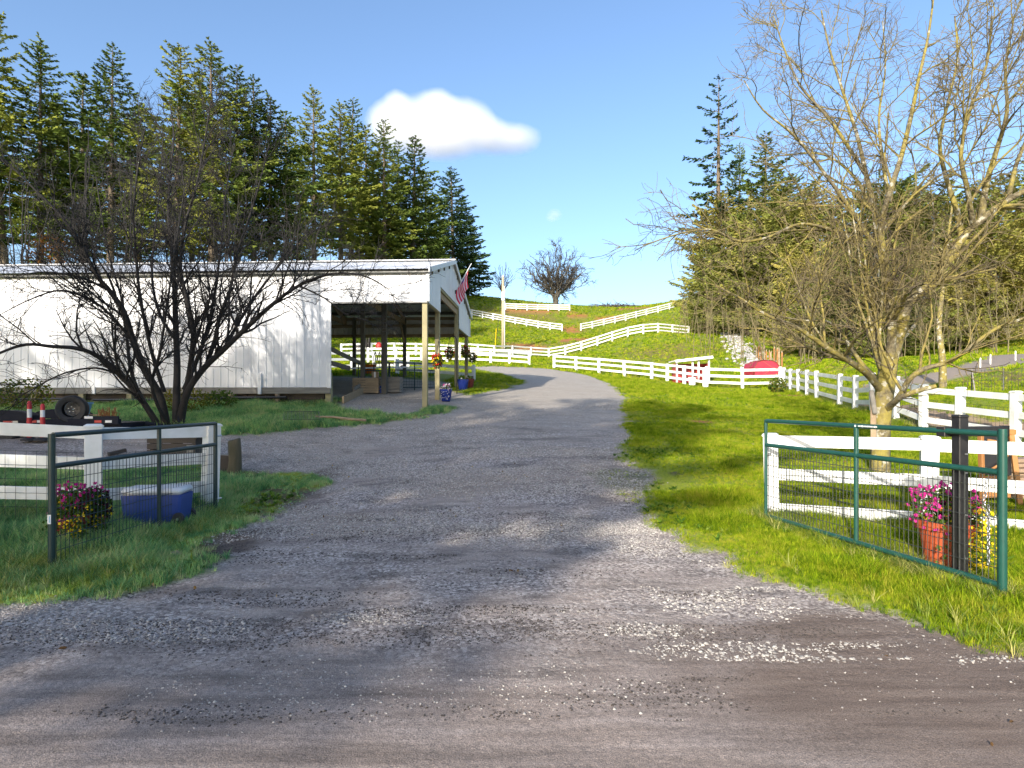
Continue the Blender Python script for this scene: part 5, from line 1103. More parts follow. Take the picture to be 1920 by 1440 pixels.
part('hinge', MB().tube([q(1, 1.1), q(1, 1.1) + Vector((.02, .12, 0))], .014, 8), M['zinc'], gl); part('hinge', MB().tube([q(1, .22), q(1, .22) + Vector((.02, .12, 0))], .014, 8), M['zinc'], gl)
gr, q, d = gate('bright green wire gate standing open at the right of the drive', xy(1436, 7.66), xy(1877, 4.78), .05, .045, 'green', 1.285, .98, .085, .020, .5)
# end post by the near end is thicker
part('hinge_post', MB().tube([q(1.004, -.02), q(1.004, 1.325)], .031, 16), M['green'], gr, 40)
GN = Vector((-d.y, d.x, 0)).normalized(); GN = GN if GN.y < 0 else -GN; GXD = Vector((d.x, d.y, 0)).normalized()
# makers' print on the top rail: a short white mark too small to read
mb = MB(); rs = random.Random(3); s0 = .505
mb.box(q(s0, 1.287) + GN * .0262, (.020, .020, .0015), Matrix((GXD, Vector((0, 0, 1)), GN)).transposed())
s_ = s0 + .014
while s_ < .60:
    w_ = rs.uniform(.006, .014); hgt_ = rs.choice([.014, .020, .014]); mb.box(q(s_, 1.287) + GN * .0262, (w_, hgt_, .0015), Matrix((GXD, Vector((0, 0, 1)), GN)).transposed()); s_ += (w_ + .005) / 2.98
part('rail_print', mb, M['reflect'], gr, kind='stuff')
for f in (0.03, .03): pass
part('hinge', MB().tube([q(.0, .86), q(.0, .86) + Vector((.10, .10, 0))], .012, 8), M['zinc'], gr); part('hinge', MB().tube([q(.0, .16), q(.0, .16) + Vector((.10, .10, 0))], .012, 8), M['zinc'], gr)
# chain
t = thing('chain', 'silver chain looped round the hinge end of the right-hand gate', 'chain', gr.location + q(.985, .9)); mb_pts = []
path = [(.0, .05), (-.015, -.02), (-.02, -.10), (-.03, -.18), (-.01, -.26), (.05, -.29), (.09, -.24), (.10, -.16)]
pl = [Vector((-.025 + p_[0], 0, p_[1])) + GN * .045 for p_ in path]; pl2 = [Vector((-.02, 0, -.2)) + GN * .045 + Vector((0, 0, -k * .034)) for k in range(14)]
def link(c, dr, k):
    dr = dr.normalized(); s1 = dr.cross(GN if k % 2 else GXD).normalized(); pts_ = []
    for j in range(9):
        a = 2 * PI * j / 8; pts_.append(c + dr * math.cos(a) * .021 + s1 * math.sin(a) * .011)
    part('link', MB().tube(pts_, .0042, 6, False), M['zinc'], t, True)
sm = smooth_path([tuple(p_) for p_ in pl], 8); dist = 0; k = 0; last = None
for i in range(1, len(sm)):
    a, b_ = Vector(sm[i - 1]), Vector(sm[i]); dist += (b_ - a).length
    if dist > .034: link(b_, b_ - a, k); k += 1; dist = 0
for k, p_ in enumerate(pl2): link(p_, Vector((R.gauss(0, .1), 0, -1)), k)

# black steel post with its long arm, behind the right gate
p_ = xy(1800, 5.20); z = gz(*p_); t = thing('black_post', 'square black steel post with a black arm behind the right-hand gate', 'post', (*p_, z))
part('upright', MB().box((0, 0, .70), (.088, .088, 1.50), Matrix.Rotation(.12, 3, 'Z'), .006), M['black'], t)
part('cap', MB().box((0, 0, 1.462), (.095, .095, .03), Matrix.Rotation(.12, 3, 'Z'), .008), M['black'], t)
arm0, arm1 = Vector((-.12, .07, 1.325)), Vector((.545, .20, 1.325))
part('arm', MB().bar(arm0, arm1, .085, .085, bev=.004), M['black'], t)
ex = (arm1 - arm0).normalized(); ey_ = Vector((-ex.y, ex.x, 0)); vs = [arm1 + ey_ * a * .048 + Vector((0, 0, c * .048)) for a, c in ((-1, -1), (1, -1), (1, 1), (-1, 1))] + [arm1 + ex * .035]
part('arm_cap', MB().add(vs, [(0, 1, 4), (1, 2, 4), (2, 3, 4), (3, 0, 4), (0, 3, 2, 1)]), M['black'], t)
mb = MB()
for z_ in (.25, .62, .98, 1.14): mb.box((.012, -.056, z_), (.022, .006, .012))
part('bolt', mb, M['zinc'], t, kind='stuff')

# terracotta pot with pink and yellow flowers behind the right gate
def bigpot(label, p_, r, h, mat, seed, nfl, group, spread=1.25, fade=1):
    rs = random.Random(seed); z = gz(*p_); t = thing('flower_pot', label, 'flower pot', (*p_, z), group=group)
    part('pot', MB().lathe((0, 0, 0), [(r * .66, -.02), (r * .72, h * .1), (r * .93, h * .82), (r * 1.03, h * .84), (r * 1.05, h), (r * .94, h), (r * .92, h * .9)], 28), M[mat], t, 35)
    part('soil', MB().lathe((0, 0, h * .92), [(r * .92, 0), (.01, .03)], 18), M['soil_pot'], t, True)
    leaves(t, 'foliage', M['plantleaf'], in_ball(900, (0, 0, h + .10), (r * spread, r * spread, .22), rs, .2) + [Vector((rs.uniform(-1, 1) * r * 1.1 + (.12 if rs.random() < .6 else 0), -r * rs.uniform(.85, 1.12), rs.uniform(h * .25, h))) if rs.random() < .5 else Vector((rs.uniform(.5, 1.25) * r, -r * rs.uniform(.2, .9), rs.uniform(h * .1, h))) for _ in range(260)], .055, .014, rs, .3)
    leaves(t, 'dark_foliage', M['purpleleaf'], in_ball(160, (r * .5, .02, h + .08), (r * .9, r * .8, .22), rs, .3), .06, .016, rs, .5)
    blossoms(t, 'pink_blossoms', M['magenta'], in_ball(int(nfl * 1.4), (-r * .15, 0, h + .18), (r * spread, r * spread, .20), rs, .7), .024, rs)
    blossoms(t, 'pink_blossoms', M['magenta'], in_ball(nfl // 3, (-r * .4, -.05, h + .02), (r * spread * .8, r * spread, .20), rs, .75), .020, rs)
    blossoms(t, 'yellow_blossoms', M['yellow'], in_ball(nfl, (r * .25, -.04, h + .05), (r * spread, r * spread, .19), rs, .8), .017, rs)
    blossoms(t, 'yellow_blossoms', M['yellow'], [Vector((rs.uniform(.15, 1.25) * r, -r * rs.uniform(.6, 1.15), rs.uniform(h * .12, h))) for _ in range(int(nfl * 1.3))], .015, rs)
    blossoms(t, 'orange_blossoms', M['orange'], in_ball(nfl // 5, (.02, -.05, h + .10), (r * .9, r * 1.1, .12), rs, .8), .022, rs); return t
bigpot('large terracotta pot of pink and yellow flowers behind the right-hand gate', xy(1774, 5.66), .235, .47, 'terra', 1, 150, 'flower pots by the gates')
bigpot('dark clay pot of pink and yellow flowers at the hinge post of the left gate', xy(134, 6.5), .16, .32, 'terra_dk', 2, 80, 'flower pots by the gates', 1.2)
bigpot('dark clay pot under the white fence post, right of its twin by the left gate', xy(172, 6.75), .15, .28, 'terra_dk', 3, 55, 'flower pots by the gates', 1.3)

# blue cooler with a white lid and a wheel
p_ = xy(296, 7.55); t = thing('cooler', 'blue wheeled ice cooler with a white lid lying by the left fence', 'cooler', (*p_, gz(*p_) + .05), .10); t.scale = (.82, .85, .95)
vs = []; 
for z, w, dp in ((.02, .39, .19), (.05, .405, .205), (.36, .43, .225), (.385, .43, .225)):
    for x, y in ((-1, -1), (1, -1), (1, 1), (-1, 1)): vs += [(x * w, y * (dp - .03), z), (x * (w - .03), y * dp, z)] if x * y > 0 else [(x * (w - .03), y * dp, z), (x * w, y * (dp - .03), z)]
fs = [(a * 8 + i, a * 8 + (i + 1) % 8, a * 8 + 8 + (i + 1) % 8, a * 8 + 8 + i) for a in range(3) for i in range(8)] + [tuple(range(8))[::-1], tuple(range(24, 32))]
part('body', MB().add(vs, fs), M['blue'], t, 30)
part('recess', MB().prism([(-.30, -.208, .30), (.30, -.208, .30), (.20, -.196, .10), (-.20, -.196, .10)], (0, -.012, 0)), M['blue'], t)
part('lid', MB().box((0, 0, .432), (.86, .455, .09), None, .035), M['trim_light'], t, 40)
part('hinge', MB().box((-.2, .23, .40), (.08, .02, .04)), M['trim_light'], t); part('hinge', MB().box((.2, .23, .40), (.08, .02, .04)), M['trim_light'], t)
part('side_handle', MB().tube([(-.43, -.10, .30), (-.47, -.09, .27), (-.47, .09, .27), (-.43, .10, .30)], .012, 8), M['black'], t, True)
for y in (-.20, .20):
    w = part('wheel', MB().lathe((.385, y, .075), [(.02, -.03), (.075, -.03), (.085, -.015), (.085, .015), (.075, .03), (.02, .03)], 20, Matrix.Rotation(PI / 2, 3, 'X')), M['rubber'], t, 40)
    part('hub', MB().lathe((.385, y - .03, .075), [(.018, -.006), (.018, .006)], 12, Matrix.Rotation(PI / 2, 3, 'X')), M['zinc'], w)

# old cut posts at the left of the drive
p_ = loc_g(440, 890); t = thing('stump_post', 'mossy old round post stub at the left edge of the drive', 'post stub', p_, .3); rs = random.Random(8)
prof = [(.11, -.1), (.115, .05), (.105, .25), (.11, .45), (.105, .60), (.085, .625)]; mb = MB().lathe((0, 0, 0), prof, 16); mb.v = [(x + .012 * math.sin(7 * z + y * 30), y + .010 * math.sin(9 * z + x * 30), z + (.03 * x / .1 if z > .55 else 0)) for x, y, z in mb.v]; part('stem', mb, M['stump'], t, 50)
part('cut_face', MB().lathe((0, 0, .622), [(.086, 0), (.01, .006)], 16), M['wood_grey'], t)
p_ = loc_g(424, 884); t = thing('timber_block', 'squared dark timber offcut beside the old post stub', 'timber', p_, .2); part('block', MB().box((0, 0, .13), (.20, .18, .32), Matrix.Rotation(.06, 3, 'Y'), .012), M['wood_dark'], t); part('end_grain', MB().box((0, 0, .295), (.17, .15, .012), Matrix.Rotation(.06, 3, 'Y')), M['wood_grey'], t)

# flatbed trailer with a spare wheel, tub and marker posts
p_ = loc_g(120, 818); t = thing('trailer', 'low black flatbed trailer parked behind the left fence', 'trailer', p_, .03); zt = p_.z
hb = CAM_H + (HV - 797) / FPX * p_.y - zt     # height of the bed
def tx(u): return (u - 120) / FPX * p_.y
part('bed', MB().box(((tx(-160) + tx(235)) / 2, .7, hb), (tx(235) - tx(-160), 1.7, .10), None, .01), M['trailer'], t)
part('side_rail', MB().box(((tx(-160) + tx(235)) / 2, -.2, hb + .07), (tx(235) - tx(-160), .06, .13), None, .008), M['trailer'], t)
part('cross_plate', MB().box((tx(212), -.26, hb + .11), (.52, .05, .17), None, .008), M['trailer'], t)
f_ = []; 
for k in range(13): a = PI * k / 12; f_.append((-math.cos(a) * .58, 0, max(math.sin(a), 0) ** .5 * .22))
part('fender', MB().prism([(tx(25) + x * 1.05, -.28, hb + .10 + z) for x, _, z in f_], (0, .25, 0)), M['trailer'], t)
part('fender', MB().prism([(tx(25) + x * 1.05, 1.4, hb + .10 + z) for x, _, z in f_], (0, .25, 0)), M['trailer'], t)
for k, (u, mt, w_) in enumerate(((34, 'safety', .2), (46, 'reflect', .12), (76, 'safety', .2), (91, 'reflect', .11), (199, 'safety', .14), (218, 'reflect', .13))): part('reflector', MB().box((tx(u), -.29 if u > 190 else -.235, hb + .085), (w_, .008, .05)), M[mt], t)
part('plate', MB().box((tx(182), -.29, hb + .17), (.17, .008, .05)), M['reflect'], t)
for u in (20, -60):
    for y in (-.10, 1.5):
        w = part('wheel', MB().lathe((tx(u), y, hb - .12), [(.12, -.09), (.25, -.09), (.28, -.06), (.28, .06), (.25, .09), (.12, .09)], 22, Matrix.Rotation(PI / 2, 3, 'X')), M['rubber'], t, 40)
        part('rim', MB().lathe((tx(u), y, hb - .12), [(.02, -.06), (.13, -.05), (.13, .05), (.02, .06)], 18, Matrix.Rotation(PI / 2, 3, 'X')), M['rim'], w, 40)
part('tongue', MB().tube([(tx(235), .7, hb), (tx(300), .7, hb - .06), (tx(330), .7, hb - .08)], .045, 8), M['trailer'], t)
part('jack', MB().tube([(tx(300), .7, -.05), (tx(300), .7, hb + .2)], .03, 8), M['trailer'], t)
# spare wheel standing on the bed
c = Vector((tx(142), -.10, hb + .335)); wt = thing('spare_wheel', 'worn spare wheel standing upright on the trailer bed', 'wheel', p_ + c, .35); RX = Matrix.Rotation(PI / 2, 3, 'X')
part('tyre', MB().lathe((0, 0, 0), [(.165, -.085), (.21, -.11), (.26, -.115), (.285, -.085), (.292, -.04), (.292, .04), (.285, .085), (.26, .115), (.21, .11), (.165, .085)], 32, RX, cap=False), M['rubber'], wt, 40)
rm = part('rim', MB().lathe((0, 0, 0), [(.165, -.09), (.15, -.06), (.14, -.02), (.05, -.035), (.045, -.05), (.01, -.05)], 28, RX, cap=False), M['rim'], wt, 40)
for k in range(8): a = 2 * PI * k / 8; part('rim_hole', MB().lathe((math.cos(a) * .10, -.034, math.sin(a) * .10), [(.02, -.004), (.02, .004)], 10, RX), M['black'], rm)
for k in range(5): a = 2 * PI * k / 5 + .3; part('wheel_nut', MB().lathe((math.cos(a) * .055, -.05, math.sin(a) * .055), [(.010, -.012), (.010, .012)], 6, RX), M['zinc'], rm)
tb = tub('blue_tub', 'pale blue tapered plastic tub behind the spare wheel', 'tub', p_ + Vector((tx(117), .45, hb + .05)), .17, .27, .42, 'blue_lt', False)
for k, (u, h_, dz) in enumerate(((84, .64, -.10), (108, .58, -.02))):
    m_ = thing('marker_post', ['taller red and white marker post, left of its twin by the trailer', 'shorter red and white marker post, beside the blue tub'][k], 'marker post', loc_g(u, 822) + Vector((0, -.4, 0)), group='marker posts by the trailer'); y0 = m_.location.y; kk = y0 / FPX
    zb = m_.location.z; zt_ = CAM_H + (HV - (752 if k == 0 else 757)) * kk - zb; za, zc_ = CAM_H + (HV - (767 if k == 0 else 769)) * kk - zb, CAM_H + (HV - (783 if k == 0 else 782)) * kk - zb; r_ = .040
    part('base', MB().lathe((0, 0, -.02), [(.15, 0), (.15, .03), (.06, .07), (.05, .07)], 16), M['rubber'], m_)
    part('lower_band', MB().tube([(0, 0, .0), (0, 0, zc_)], r_ * 1.08, 14), M['safety'], m_, 40); part('white_band', MB().tube([(0, 0, zc_), (0, 0, za)], r_, 14), M['reflect'], m_, 40)
    part('upper_band', MB().tube([(0, 0, za), (0, 0, zt_ - .03), (0, 0, zt_ - .02), (0, 0, zt_)], [r_, r_, r_ * .8, r_ * .7], 14), M['safety'], m_, 40)
# rusty implement and stick by the trailer's end
rs = random.Random(31); q0 = p_ + Vector((tx(205), .0, hb + .06)); t = thing('tine_rake', 'small rusty tine rake lying on the end of the trailer', 'tool', q0); mb = MB()
for k in range(26):
    a = rs.uniform(-1, 1); mb.tube([(a * .12, rs.uniform(-.06, .06), .0), (a * .22, rs.uniform(-.08, .08), rs.uniform(.15, .32)), (a * .16 + rs.uniform(-.08, .08), -.06, rs.uniform(.1, .25))], .009, 4, False)
part('tines', mb, M['wood_orange'], t, kind='stuff'); part('handle', MB().tube([(-.05, 0, .14), (-.62, .05, .17)], .014, 6), M['wood_tan'], t)
# dark timber rack seen between the rails at the end of the left fence
p_ = loc_g(332, 858); t = thing('timber_rack', 'low dark timber rack standing on the gravel behind the left fence end', 'rack', p_, -.05)
for x in (-.40, .0, .40): part('leg', MB().box((x, 0, .18), (.05, .30, .36), None, .005), M['wood_dark'], t)
for k, z in enumerate((.10, .22, .335)): part('board', MB().box((0, -.17, z), (.92, .03, .105), None, .004), M['wood_dark'], t)
part('top_board', MB().box((0, 0, .375), (.98, .40, .03), None, .004), M['wood_dark'], t); part('block', MB().box((.36, -.19, .18), (.12, .012, .14)), M['wood_grey'], t)
a_, b_ = loc_g(203, 857), loc_g(236, 851); tag(obj('timber_offcut', MB().bar((0, 0, .05), b_ - a_ + Vector((0, 0, .07)), .07, .07, bev=.008).mesh('timber_offcut', M['wood_dark']), loc=a_), 'short dark timber offcut lying on the gravel behind the left fence', 'timber')

# fallen pole, wire panel and leaves on the verge
a_, b_ = loc_g(592, 791), loc_g(686, 798)
t = thing('fallen_pole', 'pale stripped pole lying on the grass edge in front of the barn', 'pole', a_ + Vector((0, 0, .13))); part('stem', MB().tube([(0, 0, 0), (b_ - a_) * .35 + Vector((0, .03, .02)), (b_ - a_) * .7 + Vector((0, -.02, .0)), b_ - a_], [.022, .03, .034, .03], 8), M['wood_tan'], t, True); part('knot', MB().lathe(tuple((b_ - a_) * .5), [(.01, -.03), (.04, 0), (.01, .03)], 8), M['wood_tan'], t, True)
t = thing('loose_netting', 'bent panel of square wire mesh lying on the verge grass', 'wire mesh', loc_g(566, 800) + Vector((0, 0, .17)), .35); mb = MB()
for k in range(10): x = -.5 + k * .11; mb.tube([(x, -.5, .02), (x, 0, .14 + .03 * math.sin(k)), (x, .5, .30)], .005, 4, False)
for k in range(9): y = -.5 + k * .125; z = .02 + .28 * (k / 8); mb.tube([(-.5, y, z), (0, y, z + .03), (.5, y, z)], .005, 4, False)
part('wires', mb, M['rim'], t, kind='stuff'); part('edge_wire', MB().tube([(-.5, -.5, .02), (.5, -.5, .02), (.5, .5, .30), (-.5, .5, .30), (-.5, -.5, .02)], .007, 5, False), M['wire'], t); t.scale = (.8, .8, .6)
def leaf(label, u, v, s_, rz, mat='wood_tan'):
    p_ = loc_g(u, v); n = 9; vs = [(0, 0, .0)]; 
    for k in range(18): a = 2 * PI * k / 18; r_ = s_ * (1 if k % 2 else .66) * (.6 + .4 * abs(math.cos(a))); vs.append((math.cos(a) * r_, math.sin(a) * r_ * .8, .25 * r_ * abs(math.sin(a * 1.5))))
    mb = MB().add(vs, [(0, 1 + k, 1 + (k + 1) % 18) for k in range(18)]); tag(obj('dead_leaf', mb.mesh('dead_leaf', M[mat], fix=False), loc=p_ + Vector((0, 0, .055)), rot=(.5, .2, rz)), label, 'leaf', 'dead leaves on the grass')
leaf('curled brown leaf in the long grass under the left gate', 248, 1060, .065, .4, 'wood_dark'); leaf('tan leaf at the grass edge right of the left gate', 330, 1048, .075, 1.2)
leaf('pale leaf on the lawn left of the right-hand gate', 1412, 838, .05, .2)
t = loc_g(415, 948); tag(obj('pale_stick', MB().tube([(0, 0, .03), (.10, -.03, .035), (.20, -.02, .03)], .010, 6).mesh('pale_stick', M['wood_tan'], True), loc=t), 'short pale stick on the mud beside the left gate', 'stick')

# wooden stand with a black panel, and the stone pile, behind the right fence
p_ = xy(1868, 7.9); t = thing('wooden_stand', 'orange-brown wooden stand holding a black panel behind the right fence', 'stand', (*p_, gz(*p_)))
for sx in (-1, 1): part('leg', MB().bar((sx * .20 - .03, -.03, .98), (sx * .245 + .02, -.06, .02), .045, .06, bev=.004), M['wood_orange'], t)
part('top_rail', MB().bar((-.25, -.03, .985), (.22, -.03, .985), .06, .07, bev=.004), M['wood_orange'], t)
part('panel', MB().box((0, .0, .68), (.37, .02, .52), Matrix.Rotation(-.06, 3, 'X'), .004), M['black'], t)
part('strap', MB().tube([(-.15, -.04, .88), (-.02, -.05, .86), (.10, -.06, .76), (.06, -.06, .60), (-.10, -.05, .50)], .018, 8), M['wood_orange'], t, True)
part('strap', MB().tube([(.16, -.04, .90), (.12, -.06, .72), (.02, -.06, .56)], .014, 8), M['wood_orange'], t, True)
part('lower_board', MB().box((-.02, -.03, .27), (.36, .025, .28), None, .004), M['wood_orange'], t)
p_ = xy(1932, 8.3); t = thing('stone_stack', 'stack of flat brown stones at the right edge behind the fence', 'stone stack', (*p_, gz(*p_)))
rs = random.Random(12)
M['slate'] = simple('brown_flat_stone', (.30, .21, .14), (.20, .14, .095), .85, 6, bmp=.01)
base_h = CAM_H + (HV - 890) / FPX * 8.3 - gz(*p_)
for k in range(9):
    x = -.42
    while x < .42:
        w_ = rs.uniform(.22, .42); part('stone', MB().box((min(x + w_ / 2, .4), rs.uniform(-.03, .03), .03 + k * .062 + rs.uniform(-.004, .004)), (w_ - .01, rs.uniform(.34, .42), .056), Matrix.Rotation(rs.gauss(0, .04), 3, 'Z'), .012), M['slate'], t); x += w_
# ------------------------------------------------------------------ far things: pole, shelter, tarp hut, stakes, stones, pens
p_ = at(943, 75); hp = CAM_H + (HV - 518) / FPX * 75 - p_.z
M['pole'] = simple('weathered_utility_pole', (.42, .36, .24), (.32, .27, .18), .85, 3, stretch=(1, 1, .1))
t = thing('utility_pole', 'tall weathered utility pole on the hillside above the barn yard fence', 'utility pole', p_)
part('shaft', MB().tube([(0, 0, -.4), (0, 0, hp * .5), (0, 0, hp)], [.20, .17, .14], 12), M['pole'], t, True)
part('conduit', MB().tube([(.20, -.10, 0), (.20, -.10, hp * .86)], .07, 8), M['trim_light'], t, True)
part('cap', MB().lathe((0, 0, hp), [(.16, -.1), (.16, 0), (.02, .12)], 12), M['trim_light'], t)
part('meter_box', MB().box((0, -.22, hp * .72), (.34, .20, 1.1), None, .02), M['trim_light'], t)
part('guy_wire', MB().tube([(-.02, 0, hp * .9), (-1.1, -.4, hp * .3), (-.95, -.5, -.2)][::2], .02, 5), M['wire'], t)
part('guy_guard', MB().tube([(-.95, -.5, -.2), (-.82, -.44, 2.4)], .06, 8), M['yellow'], t)

p_ = at(1294, 38.0); t = thing('shelter', 'small red animal shelter with a sloping white roof behind the fence corner', 'shelter', p_)
w = 62 / FPX * 38 / 2; zr0, zr1 = [CAM_H + (HV - v) / FPX * 37 - p_.z for v in (677, 669)]
for k in range(7): x = -w + .06 + (2 * w - .12) * (k + .5) / 7; part('wall_board', MB().box((x, .55, (zr0 - .1) / 2), ((2 * w - .12) / 7 - .012, .025, zr0 - .06)), M['red'], t)
for s_ in (-1, 1): part('side_wall', MB().box((s_ * (w - .05), 0, (zr0 - .1) / 2), (.03, 1.1, zr0 - .08)), M['red'], t)
part('front_board', MB().box((-.45, -.55, .35), (.9, .03, .7)), M['red'], t)
for x in (-w + .05, -.02, .35, w - .05): part('post', MB().box((x, -.57, (zr0 + (x + w) / (2 * w) * (zr1 - zr0)) / 2), (.10, .08, zr0 + (x + w) / (2 * w) * (zr1 - zr0) - .02)), M['white_far'], t)
part('roof', MB().bar((-w - .12, -.05, zr0 + .03), (w + .12, -.05, zr1 + .03), 1.6, .07), M['white_far'], t)
part('fascia', MB().bar((-w - .12, -.87, zr0), (w + .12, -.87, zr1), .03, .16), M['white_far'], t)
b_ = tub('white_bucket', 'white bucket standing against the fence in front of the red shelter', 'bucket', at(1298, 36.0) + Vector((0, 0, .02)), .19, .23, .46, 'white_far')
p_ = at(1428, 39.5); t = thing('tarp_hut', 'rounded hut under a bright red tarp behind the white fence', 'hut', p_)
hh = CAM_H + (HV - 676) / FPX * 39 - p_.z; ww = .86
arch = [(-ww, 0), (-ww * .96, hh * .55), (-ww * .74, hh * .88), (-ww * .35, hh), (ww * .30, hh * .97), (ww * .68, hh * .84), (ww * .93, hh * .5), (ww, 0)]
part('tarp', MB().prism([(x, -.9, z) for x, z in arch], (0, 2.0, 0)), M['tarp'], t)
part('door_flap', MB().box((.06, -.925, hh * .28), (1.1, .03, hh * .50), None, .01), M['tarp'], t, label='darker red lower flap')
part('arch_trim', MB().tube([(x, -.91, z) for x, z in arch], .035, 6), M['terra_dk'], t, True)
part('ridge_seam', MB().tube([(-ww * .35, -.92, hh * 1.0), (-ww * .35, 1.1, hh)], .03, 6), M['terra_dk'], t)
rs = random.Random(77)
for k in range(11):
    u = 1418 + k * 4.8 + rs.uniform(-1, 1); q_ = at(u, 42 + rs.uniform(-.4, .4) + (11 - k) * .9); h_ = rs.uniform(1.0, 1.55)
    st_ = thing('stake', ['leftmost thin stake of the row above the red tarp', 'second thin stake from the left above the red tarp', 'third thin stake above the red tarp', 'fourth thin stake above the red tarp', 'fifth stake, above the crown of the red tarp', 'sixth stake, above the right slope of the red tarp', 'seventh stake, right of the red tarp', 'eighth stake, right of the red tarp', 'ninth stake, third from the right end of the row', 'tenth stake, second from the right end of the row', 'rightmost stake of the row by the dark conifers'][k], 'stake', q_, group='wooden stakes at the foot of the wood')
    part('shaft', MB().tube([(0, 0, -.1), (rs.gauss(0, .05), 0, h_ - .12)], .065, 7), M['wood_orange'] if k % 3 else M['wood_tan'], st_); part('point', MB().tube([(0, 0, h_ - .13), (.0, 0, h_ + .03)], [.062, .02], 7), M['wood_tan'], st_)
# pale stone bank between the hill pasture and the wood
M['pale_stone'] = simple('pale_bank_stone', (.46, .45, .44), (.30, .29, .285), .85, 1.5, bmp=.03)
l0, l1 = np.array(ground(1347, 612)), np.array(ground(1436, 692)); rs = random.Random(5); V = []; F = []
ico = bmesh.new(); bmesh.ops.create_icosphere(ico, subdivisions=1, radius=1); iv = np.array([v.co[:] for v in ico.verts]); ifc = np.array([[v.index for v in f.verts] for f in ico.faces]); ico.free()
for k in range(760):
    f = rs.random(); c = l0 + (l1 - l0) * f; wd = .45 + .95 * f; x, y = c[0] + rs.gauss(0, wd * .55), c[1] + rs.gauss(0, wd * .6); s_ = rs.uniform(.07, .24)
    v = iv * np.array([s_ * rs.uniform(.8, 1.3), s_ * rs.uniform(.8, 1.3), s_ * rs.uniform(.5, .9)]) * (1 + np.array([[rs.uniform(-.2, .2)] for _ in iv])); F.append(ifc + 12 * k * (len(iv) // 12) if len(iv) == 12 else ifc + len(iv) * k); V.append(v + [x, y, gz(x, y) + s_ * .3])
o = obj('stone_bank', np_mesh('stone_bank', np.concatenate(V), np.concatenate([ifc + len(iv) * k for k in range(760)]), M['pale_stone']), kind='stuff')
# brush heap on the crest
p_ = Vector(P(1150, 577, 127)); t = thing('brush_heap', 'heap of reddish brush cuttings on the crest of the hill', 'brush heap', p_); rs = random.Random(6); pl = []
for k in range(170):
    a = rs.uniform(0, PI); x = rs.gauss(0, 2.2); q0 = np.array([x, rs.gauss(0, .8), rs.uniform(-.3, .5)]); dr = np.array([rs.gauss(0, 1), rs.gauss(0, .6), abs(rs.gauss(.2, .4))]); pl.append((np.stack([q0, q0 + dr * .8, q0 + dr * 1.6 - [0, 0, .3]]), np.array([.06, .05, .02])))
obj('cuttings', tubes_mesh('cuttings', pl, M['bark_hill']), t, kind='stuff'); part('log', MB().tube([(-1.8, -.3, .2), (.6, -.6, .4)], .16, 8), M['bark_hill'], t)
# thin wire pen at the right beyond the long fence
a_, b_ = at(1822, 21.5), at(2010, 20.0); t = thing('wire_pen', 'thin wire garden pen on the grass below the asphalt road at right', 'pen', a_); d = b_ - a_; hh = .92
for f in (0, .33, .66, 1): q_ = d * f; part('post', MB().tube([(q_.x, q_.y, q_.z - .1), (q_.x, q_.y, q_.z + hh)], .022, 6), M['wire'], t)
part('brace', MB().tube([(0, 0, hh), (-.14, -.35, 0)], .022, 6), M['wood_grey'], t)
mb = MB(); n = int(d.length / .09)
for k in range(n): q_ = d * (k / n); mb.tube([q_ + Vector((0, 0, .02)), q_ + Vector((0, 0, hh - .03))], .006, 3, False)
for z_ in (.1, .5, hh - .05): mb.tube([Vector((0, 0, z_)), d + Vector((0, 0, z_))], .006, 3, False)
part('wires', mb, M['wire'], t, kind='stuff')
for k, (u, v) in enumerate(((1838, 690), (1857, 683), (1904, 676))):
    x, y = ground(u, v); t = thing('road_marker', ['small white marker stake beside the asphalt road, nearest the wire pen', 'small white marker stake beside the asphalt road, middle one', 'small white marker stake beside the asphalt road, nearest the right edge'][k], 'marker', (x, y, gz(x, y)), group='marker stakes by the asphalt road')
    part('stake', MB().box((0, 0, .2), (.05, .03, .55)), M['white_far'], t); part('reflector', MB().box((0, -.02, .42), (.045, .008, .09)), M['reflect'], t)
# small things beyond the bay
p_ = at(751, 33); t = thing('cart', 'small white two-wheeled cart beyond the barn bay', 'cart', p_, .3)
part('tray', MB().add([(-.3, -.2, .2), (.3, -.2, .2), (.3, .2, .2), (-.3, .2, .2), (-.42, -.28, .52), (.42, -.28, .52), (.42, .28, .52), (-.42, .28, .52)], [(0, 1, 2, 3), (0, 1, 5, 4), (1, 2, 6, 5), (2, 3, 7, 6), (3, 0, 4, 7)]), M['white_far'], t)
for y in (-.33, .33):
    w_ = part('wheel', MB().lathe((.08, y, .19), [(.12, -.03), (.18, -.03), (.19, 0), (.18, .03), (.12, .03)], 18, Matrix.Rotation(PI / 2, 3, 'X')), M['rubber'], t); part('hub', MB().lathe((.08, y, .19), [(.02, -.02), (.12, -.02), (.12, .02), (.02, .02)], 14, Matrix.Rotation(PI / 2, 3, 'X')), M['rim'], w_)
part('handle', MB().tube([(-.4, -.2, .45), (-.85, -.2, .62), (-.85, .2, .62), (-.4, .2, .45)], .018, 6), M['black'], t)
p_ = Vector(P(711, 648, 50.0)); t = thing('red_bag', 'red feed bag hung on the far white fence beyond the bay', 'bag', p_); hb_ = 14 / FPX * 50 / 2
part('sack', MB().lathe((0, -.1, -.05), [(.10, -hb_), (.26, -hb_ * .8), (.28, 0), (.24, hb_ * .6), (.10, hb_)], 12), M['red'], t, True); part('strap', MB().tube([(-.12, -.1, hb_ * .8), (0, .05, hb_ * 1.35), (.12, -.1, hb_ * .8)], .02, 5), M['black'], t)
